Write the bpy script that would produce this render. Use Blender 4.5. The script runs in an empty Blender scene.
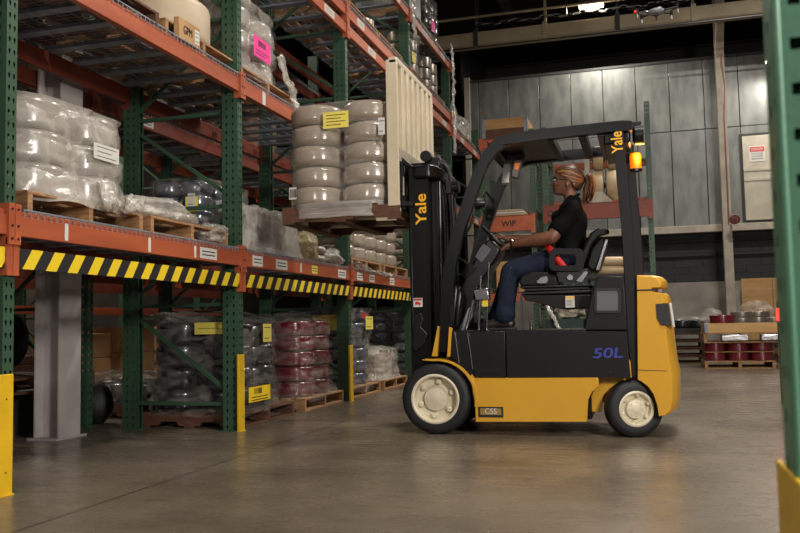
import bpy, bmesh, math, random
from mathutils import Vector, Matrix, noise
from mathutils.geometry import tessellate_polygon
random.seed(7)
S = bpy.context.scene
COL = S.collection
PI = math.pi

# ------------------------------------------------------------------ camera geometry
F = 835.0; CX, CY, CAMH = 400.0, 266.5, 0.85
vY = Vector((247, 53.5, F)).normalized()
vU = vY.cross(Vector((1, -.019, 0))).normalized()
if vU.y > 0: vU = -vU
vX = vY.cross(vU)
if vX.x < 0: vX = -vX
def ray(px, py):
    v = Vector((px-CX, py-CY, F)); return Vector((v.dot(vX), v.dot(vY), v.dot(vU)))
def atY(px, py, Y):
    r = ray(px, py); t = Y/r.y; return Vector((r.x*t, Y, r.z*t+CAMH))
def atX(px, py, X):
    r = ray(px, py); t = X/r.x; return Vector((X, r.y*t, r.z*t+CAMH))
def atZ(px, py, Z=0):
    r = ray(px, py); t = (Z-CAMH)/r.z; return Vector((r.x*t, r.y*t, Z))
cd = bpy.data.cameras.new('camera'); cam = bpy.data.objects.new('camera', cd); COL.objects.link(cam)
right = Vector((vX.x, vY.x, vU.x)); down = Vector((vX.y, vY.y, vU.y)); fwd = Vector((vX.z, vY.z, vU.z))
M = Matrix((right, -down, -fwd)).transposed().to_4x4(); M.translation = (0, 0, CAMH)
cam.matrix_world = M
cd.sensor_width = 36; cd.lens = F/800*36; cd.clip_start = .05; cd.clip_end = 200
cd.dof.use_dof = True; cd.dof.focus_distance = 6.9; cd.dof.aperture_fstop = 4.5
S.camera = cam

# ------------------------------------------------------------------ materials
def lin(c):
    return tuple(((v/255)/12.92 if v/255 <= .04045 else ((v/255+.055)/1.055)**2.4) for v in c)
MATS = {}
def mat(name, rgb, rough=.5, metal=0, rgb2=None, nscale=6, bump=0, bscale=60, coat=0, stretch=(1,1,1), spec=.5, detail=4, contrast=(.35,.65)):
    m = bpy.data.materials.new(name); m.use_nodes = True; MATS[name] = m
    nt = m.node_tree; N = nt.nodes; L = nt.links
    b = N['Principled BSDF']
    c1 = (*lin(rgb), 1)
    b.inputs['Base Color'].default_value = c1; b.inputs['Roughness'].default_value = rough
    b.inputs['Metallic'].default_value = metal; b.inputs['Specular IOR Level'].default_value = spec
    if coat: b.inputs['Coat Weight'].default_value = coat; b.inputs['Coat Roughness'].default_value = .12
    if rgb2 or bump:
        tc = N.new('ShaderNodeTexCoord'); mp = N.new('ShaderNodeMapping'); mp.inputs['Scale'].default_value = stretch
        L.new(tc.outputs['Object'], mp.inputs['Vector'])
    if rgb2:
        n = N.new('ShaderNodeTexNoise'); n.inputs['Scale'].default_value = nscale; n.inputs['Detail'].default_value = detail
        L.new(mp.outputs['Vector'], n.inputs['Vector'])
        r = N.new('ShaderNodeValToRGB'); r.color_ramp.elements[0].position = contrast[0]; r.color_ramp.elements[1].position = contrast[1]
        r.color_ramp.elements[0].color = c1; r.color_ramp.elements[1].color = (*lin(rgb2), 1)
        L.new(n.outputs['Fac'], r.inputs['Fac']); L.new(r.outputs['Color'], b.inputs['Base Color'])
    if bump:
        n2 = N.new('ShaderNodeTexNoise'); n2.inputs['Scale'].default_value = bscale; n2.inputs['Detail'].default_value = 5
        L.new(mp.outputs['Vector'], n2.inputs['Vector'])
        bp = N.new('ShaderNodeBump'); bp.inputs['Strength'].default_value = bump; bp.inputs['Distance'].default_value = .02
        L.new(n2.outputs['Fac'], bp.inputs['Height']); L.new(bp.outputs['Normal'], b.inputs['Normal'])
    return m
def emis(name, rgb, k):
    m = bpy.data.materials.new(name); m.use_nodes = True; b = m.node_tree.nodes['Principled BSDF']
    b.inputs['Base Color'].default_value = (*lin(rgb), 1)
    b.inputs['Emission Color'].default_value = (*lin(rgb), 1); b.inputs['Emission Strength'].default_value = k
    return m
def film(name, rgb=(214,208,198), base=.30, rng=.5, rough=.17, scale=7, bump=.5, stretch=(1,1,1)):
    m = bpy.data.materials.new(name); m.use_nodes = True
    nt = m.node_tree; N = nt.nodes; L = nt.links
    b = N['Principled BSDF']; out = N['Material Output']
    b.inputs['Base Color'].default_value = (*lin(rgb), 1); b.inputs['Roughness'].default_value = rough
    b.inputs['Specular IOR Level'].default_value = 1.0
    tr = N.new('ShaderNodeBsdfTransparent'); mx = N.new('ShaderNodeMixShader')
    tc = N.new('ShaderNodeTexCoord'); mp = N.new('ShaderNodeMapping'); mp.inputs['Scale'].default_value = stretch
    L.new(tc.outputs['Object'], mp.inputs['Vector'])
    n = N.new('ShaderNodeTexNoise'); n.inputs['Scale'].default_value = scale; n.inputs['Detail'].default_value = 6; n.inputs['Distortion'].default_value = 1.2
    L.new(mp.outputs['Vector'], n.inputs['Vector'])
    mr = N.new('ShaderNodeMapRange'); mr.inputs['From Min'].default_value = .35; mr.inputs['From Max'].default_value = .7
    mr.inputs['To Min'].default_value = base; mr.inputs['To Max'].default_value = min(1, base+rng)
    L.new(n.outputs['Fac'], mr.inputs['Value']); L.new(mr.outputs['Result'], mx.inputs['Fac'])
    n2 = N.new('ShaderNodeTexNoise'); n2.inputs['Scale'].default_value = scale*2.2; n2.inputs['Detail'].default_value = 7; n2.inputs['Distortion'].default_value = 1.5
    L.new(mp.outputs['Vector'], n2.inputs['Vector'])
    bp = N.new('ShaderNodeBump'); bp.inputs['Strength'].default_value = bump; bp.inputs['Distance'].default_value = .012
    L.new(n2.outputs['Fac'], bp.inputs['Height']); L.new(bp.outputs['Normal'], b.inputs['Normal'])
    L.new(tr.outputs[0], mx.inputs[1]); L.new(b.outputs[0], mx.inputs[2]); L.new(mx.outputs[0], out.inputs['Surface'])
    MATS[name] = m
    return m

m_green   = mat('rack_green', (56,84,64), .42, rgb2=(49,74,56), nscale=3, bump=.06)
m_green_lit = mat('rack_green_lit', (98,146,118), .45, rgb2=(88,134,108), nscale=3, bump=.05)  # lighter copy of the rack green: light on the near post put into colour
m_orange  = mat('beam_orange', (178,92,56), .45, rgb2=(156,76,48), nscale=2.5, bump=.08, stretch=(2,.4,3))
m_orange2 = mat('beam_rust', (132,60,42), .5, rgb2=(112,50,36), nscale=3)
m_yellow  = mat('guard_yellow', (226,182,26), .45, rgb2=(206,164,28), nscale=5, bump=.05)
m_truckY  = mat('truck_yellow', (214,160,44), .34, coat=.35, rgb2=(206,153,42), nscale=2)
m_black   = mat('truck_black', (8,8,9), .33, spec=.35, rgb2=(7,7,8), nscale=4)
m_plum    = mat('truck_grey', (21,18,21), .5, spec=.3, rgb2=(18,16,18), nscale=3)
m_rubber  = mat('rubber', (20,21,23), .6, rgb2=(27,28,30), nscale=12, bump=.08)
m_plastic = mat('black_plastic', (13,13,14), .34)
m_foam    = mat('seat_vinyl', (8,8,9), .45, spec=.35, bump=.1, bscale=120)
m_cream   = mat('cream_wheel', (222,212,186), .4, rgb2=(208,197,170), nscale=6)
m_rest    = mat('backrest_cream', (206,192,166), .45, rgb2=(190,176,150), nscale=3)
m_chrome  = mat('bright_steel', (200,200,205), .18, 1)
m_steel   = mat('dull_steel', (88,88,92), .38, 1, rgb2=(90,90,92), nscale=20)
m_galv    = mat('galvanised', (150,158,170), .45, .35, rgb2=(122,130,142), nscale=14)
m_wood    = mat('pallet_wood', (176,136,94), .75, rgb2=(140,102,68), nscale=4, stretch=(3,3,14), bump=.25)
m_woodD   = mat('pallet_dark', (104,66,46), .75, rgb2=(80,50,36), nscale=4, stretch=(3,3,14), bump=.25)
m_ply     = mat('plywood', (190,150,98), .7, rgb2=(170,130,82), nscale=2.2, stretch=(1,1,5), bump=.08)
m_coil    = mat('taupe_coil', (156,144,130), .24, rgb2=(148,134,118), nscale=2.5, bump=.12, bscale=5, coat=.9, stretch=(1,1,5))
m_coilW   = mat('white_coil', (170,162,152), .26, rgb2=(148,141,133), nscale=3, bump=.14, bscale=5, coat=.8, stretch=(1,1,5))
m_coilK   = mat('black_coil', (34,35,40), .26, rgb2=(24,25,30), nscale=3, bump=.14, bscale=5, coat=.8, stretch=(1,1,5))
m_coilG   = mat('grey_coil', (84,90,102), .26, rgb2=(66,72,84), nscale=3, bump=.14, bscale=5, coat=.8, stretch=(1,1,5))
m_coilR   = mat('maroon_coil', (108,24,36), .22, rgb2=(88,18,30), nscale=3, bump=.3, bscale=7, coat=.9, stretch=(1,1,5))
m_coilS   = mat('silver_coil', (150,142,130), .3, .5, rgb2=(120,112,104), nscale=3, bump=.2, bscale=8)
m_coilT   = mat('tan_coil', (190,168,132), .5, rgb2=(176,152,118), nscale=4)
m_film    = film('stretch_film', base=.08, rng=.38, bump=.35)
m_filmT   = film('stretch_film_thin', base=.015, rng=.22, scale=4, stretch=(1,1,2.4), bump=.35)
m_filmV   = film('stretch_film_thick', (214,208,198), base=.22, rng=.45, scale=5, bump=.55)
m_filmH   = film('stretch_film_banded', (190,184,178), base=.45, rng=.35, scale=3, stretch=(1,1,12), bump=.5)
m_paper   = mat('white_paper', (206,203,196), .6)
m_pink    = mat('pink_paper', (240,60,150), .6)
m_ylabel  = mat('yellow_paper', (232,214,96), .6)
m_ink     = mat('ink', (30,28,30), .6)
m_redink  = mat('red_ink', (196,40,36), .5)
m_blueink = mat('blue_ink', (52,62,150), .45)
m_letter  = mat('letter_yellow', (240,176,30), .4)
m_hazY    = mat('hazard_yellow', (232,200,40), .5)
m_carton  = mat('carton', (186,146,100), .75, rgb2=(170,130,88), nscale=3)
m_colm    = mat('column_paint', (188,180,178), .6, rgb2=(164,156,154), nscale=3, bump=.05)
m_darkst  = mat('dark_steel', (40,38,36), .6)
m_beamtan = mat('ceiling_beam', (158,144,116), .6, rgb2=(140,126,100), nscale=2)
m_trim    = mat('wall_trim', (184,174,158), .6, rgb2=(160,150,136), nscale=4)
m_door    = mat('door_panel', (190,182,164), .5, rgb2=(170,162,146), nscale=3)
m_brown   = mat('skin_brown', (122,80,60), .5, rgb2=(106,68,50), nscale=14, bump=.02)
m_hair    = mat('hair_brown', (50,31,20), .45, rgb2=(78,50,30), nscale=6, stretch=(1.5,12,12), bump=.3, bscale=8, contrast=(.3,.72))
m_shirt   = mat('shirt_black', (8,9,10), .9, spec=.15, bump=.3, bscale=12)
m_jeans   = mat('denim', (32,40,58), .9, spec=.2, rgb2=(24,30,46), nscale=14, bump=.3, bscale=16)
m_shoe    = mat('shoe_leather', (44,34,30), .4)
m_redbelt = mat('red_belt', (226,44,40), .55)
m_amber   = emis('amber_lamp', (235,110,10), .9)
m_red_l   = emis('red_lamp', (255,40,30), 6)
m_lampw   = emis('lamp_white', (255,244,224), 14)
m_glass   = mat('clear_glasses', (210,215,220), .05); m_glass.node_tree.nodes['Principled BSDF'].inputs['Alpha'].default_value = .3
m_tattoo  = mat('eye_dark', (22,16,14), .3)
m_lip     = mat('lip', (120,62,54), .4)
m_white   = mat('eye_white', (200,196,190), .3)

# ------------------------------------------------------------------ mesh builder
class MB:
    def __init__(s): s.v = []; s.f = []; s.mi = []; s.cur = 0
    def add(s, vs, fs):
        n = len(s.v); s.v += [tuple(v) for v in vs]; s.f += [tuple(i+n for i in f) for f in fs]; s.mi += [s.cur]*len(fs); return s
    def box(s, x0, x1, y0, y1, z0, z1):
        return s.add([(x,y,z) for x in (x0,x1) for y in (y0,y1) for z in (z0,z1)],
                     [(0,1,3,2),(4,6,7,5),(0,4,5,1),(2,3,7,6),(0,2,6,4),(1,5,7,3)])
    def bar(s, a, b, w, h, up=(0,0,1)):
        a = Vector(a); b = Vector(b); d = (b-a).normalized(); u = Vector(up)
        if abs(d.dot(u)) > .98: u = Vector((0,1,0))
        r = d.cross(u).normalized(); u = r.cross(d).normalized()
        vs = [p+r*sx*w/2+u*sz*h/2 for p in (a,b) for sx in (-1,1) for sz in (-1,1)]
        return s.add(vs, [(0,1,3,2),(4,6,7,5),(0,4,5,1),(2,3,7,6),(0,2,6,4),(1,5,7,3)])
    def prism(s, pts, y0, y1, ax='y'):
        """extrude a polygon of (a,b) pairs: ax y -> (x,z); ax x -> (y,z); ax z -> (x,y)"""
        def mk(p, t):
            return {'y': (p[0], t, p[1]), 'x': (t, p[0], p[1]), 'z': (p[0], p[1], t)}[ax]
        n = len(pts); vs = [mk(p, y0) for p in pts]+[mk(p, y1) for p in pts]
        tri = tessellate_polygon([[Vector((p[0], p[1], 0)) for p in pts]])
        fs = [tuple(t) for t in tri]+[tuple(i+n for i in reversed(t)) for t in tri]
        fs += [(i, (i+1) % n, (i+1) % n+n, i+n) for i in range(n)]
        return s.add(vs, fs)
    def ring_prism(s, outer, inner, y0, y1):
        n = len(outer); m = len(inner)
        tri = tessellate_polygon([[Vector((p[0], p[1], 0)) for p in outer], [Vector((p[0], p[1], 0)) for p in inner]])
        pts = outer+inner; N = n+m
        vs = [(p[0], y0, p[1]) for p in pts]+[(p[0], y1, p[1]) for p in pts]
        fs = [tuple(t) for t in tri]+[tuple(i+N for i in reversed(t)) for t in tri]
        fs += [(i, (i+1) % n, (i+1) % n+N, i+N) for i in range(n)]
        fs += [(n+i, n+i+N, n+(i+1) % m+N, n+(i+1) % m) for i in range(m)]
        return s.add(vs, fs)
    def tube(s, pts, r, seg=10, cap=True, flat=1.0, flatdir=None):
        pts = [Vector(p) for p in pts]; rs = r if isinstance(r, (list, tuple)) else [r]*len(pts)
        base = len(s.v); vs = []; prev = None
        for i, p in enumerate(pts):
            d = (pts[min(i+1, len(pts)-1)]-pts[max(i-1, 0)]).normalized()
            if flatdir is not None: u = Vector(flatdir); u = (u-d*u.dot(d)).normalized()
            elif prev is None:
                u = Vector((0,0,1)) if abs(d.z) < .9 else Vector((0,1,0)); u = (u-d*u.dot(d)).normalized()
            else: u = (prev-d*prev.dot(d)).normalized()
            prev = u; w = d.cross(u)
            for k in range(seg):
                a = 2*PI*k/seg; vs.append(p+u*math.cos(a)*rs[i]*flat+w*math.sin(a)*rs[i])
        fs = []
        for i in range(len(pts)-1):
            for k in range(seg):
                fs.append((i*seg+k, i*seg+(k+1) % seg, (i+1)*seg+(k+1) % seg, (i+1)*seg+k))
        if cap:
            fs.append(tuple(reversed(range(seg)))); fs.append(tuple((len(pts)-1)*seg+k for k in range(seg)))
        return s.add(vs, fs)
    def lathe(s, prof, c, axis='z', seg=32, cap0=True):
        """prof: list of (r, h). closed if first==last"""
        vs = []
        for (r, h) in prof:
            for k in range(seg):
                a = 2*PI*k/seg; x, y = r*math.cos(a), r*math.sin(a)
                p = {'z': (x, y, h), 'y': (x, h, y), 'x': (h, x, y)}[axis]
                vs.append((p[0]+c[0], p[1]+c[1], p[2]+c[2]))
        fs = []
        for i in range(len(prof)-1):
            for k in range(seg): fs.append((i*seg+k, i*seg+(k+1) % seg, (i+1)*seg+(k+1) % seg, (i+1)*seg+k))
        if prof[0] != prof[-1]:
            if cap0 and prof[0][0] > 1e-6: fs.append(tuple(reversed(range(seg))))
            if prof[-1][0] > 1e-6: fs.append(tuple((len(prof)-1)*seg+k for k in range(seg)))
        return s.add(vs, fs)
    def ell(s, c, rx, ry, rz, seg=20, rings=12, rot=None):
        vs = []; c = Vector(c)
        for i in range(rings+1):
            t = PI*i/rings
            for k in range(seg):
                a = 2*PI*k/seg; p = Vector((rx*math.sin(t)*math.cos(a), ry*math.sin(t)*math.sin(a), rz*math.cos(t)))
                if rot: p = rot @ p
                vs.append(c+p)
        fs = [(i*seg+k, (i+1)*seg+k, (i+1)*seg+(k+1) % seg, i*seg+(k+1) % seg) for i in range(rings) for k in range(seg)]
        return s.add(vs, fs)
    def build(s, name, m, parent=None, smooth=None, bevel=0, bseg=2, off=None):
        me = bpy.data.meshes.new(name)
        o = bpy.data.objects.new(name, me); COL.objects.link(o)
        org = Vector((0,0,0))
        if parent is not None:
            o.parent = parent; org = Vector(parent.get('_w', (0,0,0)))
        if off is not None:                      # top-level mesh with its origin at off
            org = Vector(off); o.location = org
        me.from_pydata([tuple(Vector(v)-org) for v in s.v], [], s.f)
        if parent is not None: o['_w'] = tuple(org)
        elif off is not None: o['_w'] = tuple(org)
        bm = bmesh.new(); bm.from_mesh(me)
        bmesh.ops.remove_doubles(bm, verts=bm.verts, dist=1e-5)
        bmesh.ops.recalc_face_normals(bm, faces=bm.faces); bm.to_mesh(me); bm.free()
        for mm in (m if isinstance(m, (list, tuple)) else [m]): me.materials.append(mm)
        if smooth:
            for p in me.polygons: p.use_smooth = True
            me.set_sharp_from_angle(angle=math.radians(smooth))
        if bevel:
            b = o.modifiers.new('bevel', 'BEVEL'); b.width = bevel; b.segments = bseg; b.limit_method = 'ANGLE'; b.angle_limit = math.radians(40)
            for p in me.polygons: p.use_smooth = True
            me.set_sharp_from_angle(angle=math.radians(50))
        return o
def tag(o, label, cat, group=None, kind=None):
    if label: o['label'] = label
    if cat: o['category'] = cat
    if group: o['group'] = group
    if kind: o['kind'] = kind
    return o
def thing(name, loc, label, cat, group=None):
    o = bpy.data.objects.new(name, None); COL.objects.link(o); o.location = loc; o['_w'] = tuple(loc); o.empty_display_size = .1
    return tag(o, label, cat, group)
def struct(name, mb, m, **k):
    o = mb.build(name, m, **k); o['kind'] = 'structure'; return o
def copy_tree(o, parent=None):
    c = o.copy(); COL.objects.link(c); c.parent = parent
    for ch in [x for x in KIDS.get(o.name, [])]: copy_kids(ch, c)
    return c
KIDS = {}
def dup(root, loc, label=None, group=None, rotz=0):
    r = root.copy(); COL.objects.link(r); r.location = loc; r.rotation_euler = (0,0,rotz)
    if label: r['label'] = label
    if group: r['group'] = group
    for ch in list(root.children):
        c = ch.copy(); COL.objects.link(c); c.parent = r
        for g in list(ch.children):
            d = g.copy(); COL.objects.link(d); d.parent = c
    return r
def text_mesh(name, body, size, loc, ux, uy, m, parent, bold=.0, depth=.0015, width=None, off_parent=True):
    """flat lettering whose baseline runs along ux and whose up is uy (world vectors)"""
    cu = bpy.data.curves.new(name, 'FONT'); cu.body = body; cu.size = size; cu.align_x = 'CENTER'; cu.align_y = 'CENTER'
    cu.offset = bold; cu.extrude = depth
    t = bpy.data.objects.new('tmp', cu); COL.objects.link(t)
    dg = bpy.context.evaluated_depsgraph_get(); dg.update()
    me = bpy.data.meshes.new_from_object(t.evaluated_get(dg)); bpy.data.objects.remove(t)
    ux = Vector(ux).normalized(); uy = Vector(uy).normalized(); uz = ux.cross(uy)
    sc = 1
    if width:
        xs = [v.co.x for v in me.vertices]; sc = width/(max(xs)-min(xs))
    org = Vector(parent.get('_w', (0,0,0))) if parent else Vector((0,0,0))
    for v in me.vertices: v.co = Vector(loc)+ux*v.co.x*sc+uy*v.co.y+uz*v.co.z-org
    me.name = name; me.materials.clear(); me.materials.append(m)
    o = bpy.data.objects.new(name, me); COL.objects.link(o); o.parent = parent; o['_w'] = tuple(org)
    return o
def px_poly(pts, Y):
    return [(lambda v: (v.x, v.z))(atY(x, y, Y)) for x, y in pts]
def spline(pts, n=6):
    P = [Vector(p) for p in pts]; out = []
    for i in range(len(P)-1):
        p0 = P[max(i-1,0)]; p1 = P[i]; p2 = P[i+1]; p3 = P[min(i+2,len(P)-1)]
        for k in range(n):
            t = k/n; out.append(.5*((2*p1)+(p2-p0)*t+(2*p0-5*p1+4*p2-p3)*t*t+(3*p1-p0-3*p2+p3)*t**3))
    out.append(P[-1]); return out

# ------------------------------------------------------------------ the setting
def floor_mat():
    m = mat('concrete', (122,110,95), .32, rgb2=(86,77,66), nscale=.8, detail=9, contrast=(.34,.66))
    nt = m.node_tree; N = nt.nodes; L = nt.links; b = N['Principled BSDF']
    tc = N.new('ShaderNodeTexCoord')
    base = b.inputs['Base Color'].links[0].from_socket
    # dark scuffs and grit
    mp = N.new('ShaderNodeMapping'); mp.inputs['Scale'].default_value = (2.2, 7, 1); L.new(tc.outputs['Object'], mp.inputs['Vector'])
    n = N.new('ShaderNodeTexNoise'); n.inputs['Scale'].default_value = 1.6; n.inputs['Detail'].default_value = 9; n.inputs['Roughness'].default_value = .72
    L.new(mp.outputs['Vector'], n.inputs['Vector'])
    r = N.new('ShaderNodeValToRGB'); r.color_ramp.elements[0].position = .54; r.color_ramp.elements[1].position = .72
    r.color_ramp.elements[0].color = (1,1,1,1); r.color_ramp.elements[1].color = (.42,.4,.4,1)
    L.new(n.outputs['Fac'], r.inputs['Fac'])
    mx = N.new('ShaderNodeMix'); mx.data_type = 'RGBA'; mx.blend_type = 'MULTIPLY'; mx.inputs['Factor'].default_value = .85
    L.new(base, mx.inputs['A']); L.new(r.outputs['Color'], mx.inputs['B'])
    # expansion joints
    sp = N.new('ShaderNodeSeparateXYZ'); L.new(tc.outputs['Object'], sp.inputs[0])
    def line(sock, pos, w):
        a = N.new('ShaderNodeMath'); a.operation = 'SUBTRACT'; L.new(sock, a.inputs[0]); a.inputs[1].default_value = pos
        c = N.new('ShaderNodeMath'); c.operation = 'ABSOLUTE'; L.new(a.outputs[0], c.inputs[0])
        d = N.new('ShaderNodeMath'); d.operation = 'LESS_THAN'; L.new(c.outputs[0], d.inputs[0]); d.inputs[1].default_value = w
        return d.outputs[0]
    j = None
    for s_, p_ in (('Y', 5.72), ('Y', 12.2), ('Y', 17.4), ('X', -2.62), ('X', 3.4)):
        l = line(sp.outputs[s_], p_, .006)
        if j is None: j = l
        else:
            a = N.new('ShaderNodeMath'); a.operation = 'MAXIMUM'; L.new(j, a.inputs[0]); L.new(l, a.inputs[1]); j = a.outputs[0]
    m2 = N.new('ShaderNodeMix'); m2.data_type = 'RGBA'; L.new(j, m2.inputs['Factor']); L.new(mx.outputs['Result'], m2.inputs['A'])
    m2.inputs['B'].default_value = (.02,.018,.016,1)
    L.new(m2.outputs['Result'], b.inputs['Base Color'])
    mr = N.new('ShaderNodeMapRange'); mr.inputs['To Min'].default_value = .12; mr.inputs['To Max'].default_value = .46
    L.new(n.outputs['Fac'], mr.inputs['Value']); L.new(mr.outputs['Result'], b.inputs['Roughness'])
    bp = N.new('ShaderNodeBump'); bp.inputs['Strength'].default_value = .12; bp.inputs['Distance'].default_value = .01
    L.new(n.outputs['Fac'], bp.inputs['Height']); L.new(bp.outputs['Normal'], b.inputs['Normal'])
    return m
struct('floor', MB().box(-14, 12, -4, 42, -.2, 0), floor_mat())
struct('ceiling', MB().box(-14, 12, -4, 42, 9.0, 9.1), mat('roof_deck', (36,34,32), .8))
m_wallb = mat('far_wall_paint', (60,58,56), .8, rgb2=(50,48,46), nscale=2)
struct('wall_back', MB().box(-14, 12, 41.8, 42, 0, 9), m_wallb)
struct('wall_left', MB().box(-13.2, -13, -4, 42, 0, 9), mat('left_wall_paint', (92,84,76), .8, rgb2=(78,70,64), nscale=1.5))
# insulated panel wall of the cold room: sheets above, block band, painted base
m_panel = mat('panel_galvanised', (120,121,117), .40, .35, rgb2=(96,97,94), nscale=5, detail=9, bump=.10, bscale=2.2, stretch=(1,1,.35))
m_block = mat('dark_block', (58,60,62), .75, rgb2=(48,50,52), nscale=3)
m_base  = mat('scuffed_base', (150,144,134), .6, rgb2=(118,112,104), nscale=1.8, bump=.05)
YW = 20.0
mb = MB()
seams = [-4.0,-3.78]+[-3.78+.745*k for k in range(1, 16)]
wall = thing('wall_far', (2,YW,0), None, None); wall['kind'] = 'structure'
for a, b in zip(seams[:-1], seams[1:]):
    for z0, z1 in ((2.96,5.16),(5.175,6.78)):
        MB().box(a+.008, b-.008, YW, YW+.05, z0, z1).build('wall_panel', m_panel, wall, bevel=.006)
MB().box(-4.0, 8.0, YW+.05, YW+.15, 2.9, 6.78).build('backing', m_darkst, wall)
mb = MB()
for r in range(8):
    for c in range(20):
        x0 = -4+c*.62+(.31 if r % 2 else 0)
        if x0 > 7.9: continue
        mb.box(x0+.003, x0+.617, YW+.32, YW+.42, 1.55+r*.165+.002, 1.55+(r+1)*.165-.002)
mb.build('block_band', m_block, wall)
MB().box(-4, 8, YW+.42, YW+.5, 0, 2.95).build('block_backing', m_darkst, wall)
MB().box(-4, 8, YW+.1, YW+.3, 0, 1.69).build('painted_base', m_base, wall)
struct('trim_1', MB().box(-4.0, 8.0, YW-.12, YW+.06, 2.80, 2.96), m_trim, bevel=.008)
struct('trim_2', MB().box(-4.12, -3.98, YW-.1, YW+.2, 0, 6.9), mat('pillar_paint', (150,142,130), .6), bevel=.01)
struct('trim_3', MB().box(-4.0, 8.0, YW-.02, YW+.16, 6.78, 6.84), m_darkst)
# panels behind and left of the cold room
mb = MB()
for k in range(24): mb.box(-4.3, -4.22, YW+.4+k*.8, YW+1.16+k*.8, 0, 8.2)
struct('wall_side', mb, mat('dark_side', (44,42,40), .7))
# small ledge lines and conduit on the dark band
for i, z in enumerate((2.62, 2.30)):
    mb = MB(); mb.tube([(-3.8,YW+.25,z),(7.5,YW+.25,z)], .025, 8)
    struct('trim_%d' % (4+i), mb, m_darkst)
# plywood guard sheets
pl = thing('plywood_sheet', (3.0,YW-.15,0), 'plywood sheet boarding the wall base behind the crates at right', 'plywood sheet')
for a, b in ((2.03,2.66),(2.67,4.3)): MB().box(a, b, YW-.17, YW-.14, 0, 1.72).build('sheet', m_ply, pl, bevel=.004)
MB().box(2.86, 3.1, YW-.174, YW-.170, 1.28, 1.5).build('notice_label', m_paper, pl)
# access door on the panels
dr = thing('access_door', (2.5,YW-.05,2.95), 'beige metal access door with a danger sign, raised on the panel wall', 'door')
x0, x1 = 2.2, 2.98
MB().box(x0-.06, x1+.06, YW-.03, YW, 2.96, 4.98).build('door_frame', m_darkst, dr)
MB().box(x0, x1, YW-.07, YW-.03, 3.02, 4.92).build('door_leaf', m_door, dr, bevel=.012)
MB().box(x0, x1, YW-.085, YW-.07, 3.9, 3.97).box(x0, x1, YW-.085, YW-.07, 4.12, 4.19).build('rail', m_door, dr, bevel=.005)
MB().tube([(2.9,YW-.09,4.0),(2.9,YW-.13,4.03),(2.9,YW-.13,4.1),(2.9,YW-.09,4.13)], .012, 8).build('handle', m_darkst, dr)
sg = MB().box(2.33, 2.66, YW-.078, YW-.07, 4.33, 4.68).build('danger_sign', m_paper, dr)
MB().box(2.345, 2.645, YW-.081, YW-.077, 4.55, 4.66).build('red_oval', m_redink, sg)
text_mesh('lettering', 'DANGER', .09, (2.495,YW-.083,4.603), (1,0,0), (0,0,1), m_paper, sg, width=.24)
for i, tx in enumerate(('DO NOT ENTER', 'AUTHORIZED', 'PERSONS ONLY')):
    text_mesh('lettering', tx, .045, (2.495,YW-.0795,4.50-.055*i), (1,0,0), (0,0,1), m_ink, sg, width=.24)
# building column in front of the wall
cl = thing('building_column', (1.83,19.2,0), 'tan steel building column standing before the panel wall', 'column')
cx = 1.735
mb = MB(); mb.box(cx-.09, cx+.09, 19.1, 19.115, 0, 9); mb.box(cx-.09, cx+.09, 19.305, 19.32, 0, 9); mb.box(cx-.008, cx+.008, 19.115, 19.305, 0, 9)
mb.build('shaft', m_trim, cl)
MB().bar((cx,19.18,6.55), (cx-.02,18.2,7.55), .16, .16).build('knee_brace', m_trim, cl)
MB().tube([(cx+.03,19.05,2.9),(cx+.03,19.05,5.2),(cx+.08,19.05,5.9),(cx+.02,19.05,6.4),(cx+.06,19.05,8.6)], .013, 8).build('conduit', mat('red_conduit', (140,88,74), .6), cl, smooth=60)
v = thing('standpipe_valve', (1.87,18.9,2.93), 'dark red round standpipe valve beside the tan column', 'valve')
MB().tube([(1.85,18.94,2.93),(1.85,18.78,2.93)], [.05,.05], 16).tube([(1.85,18.99,2.93),(1.85,18.94,2.93)], .05, 12).build('valve_body', mat('valve_red', (92,34,30), .5), v, smooth=40)
mb = MB(); mb.lathe([(.085,-.02),(.108,0),(.085,.02),(.06,0),(.085,-.02)], (1.85,18.75,2.93), 'y', 24)
for k in range(3):
    a = PI*k/3; mb.bar((1.85-.085*math.cos(a),18.75,2.93-.085*math.sin(a)), (1.85+.085*math.cos(a),18.75,2.93+.085*math.sin(a)), .03, .02)
mb.build('hand_wheel', mat('wheel_red', (110,40,34), .5), v)

# roof structure
def crane_beam(Y, z, label, x0=-6, x1=11):
    g = thing('crane_beam', (0,Y,z), label, 'ceiling beam')
    mb = MB(); mb.box(x0, x1, Y-.14, Y+.14, z, z+.03).box(x0, x1, Y-.02, Y+.02, z+.03, z+.27).box(x0, x1, Y-.14, Y+.14, z+.27, z+.30)
    mb.box(x0, x1, Y-.16, Y-.14, z+.02, z+.26)
    mb.build('flange', m_beamtan, g)
    MB().tube([(x0,Y-.2,z+.62),(x1,Y-.2,z+.62)], .03, 8).build('rail', m_beamtan, g)
    MB().tube([(x0,Y-.2,z-.06),(x1,Y-.2,z-.06)], .014, 6).build('cable', m_steel, g)
    for k in range(9):
        x = -3.4+k*1.52
        MB().box(x-.025, x+.025, Y-.05, Y+.05, z+.3, 9.0).box(x-.05, x+.05, Y-.19, Y-.16, z-.02, z+.34).build('hanger', m_beamtan if k % 2 else m_darkst, g)
    return g
crane_beam(18.0, 6.98, 'long tan steel beam with rail slung under the roof before the panel wall')
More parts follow.
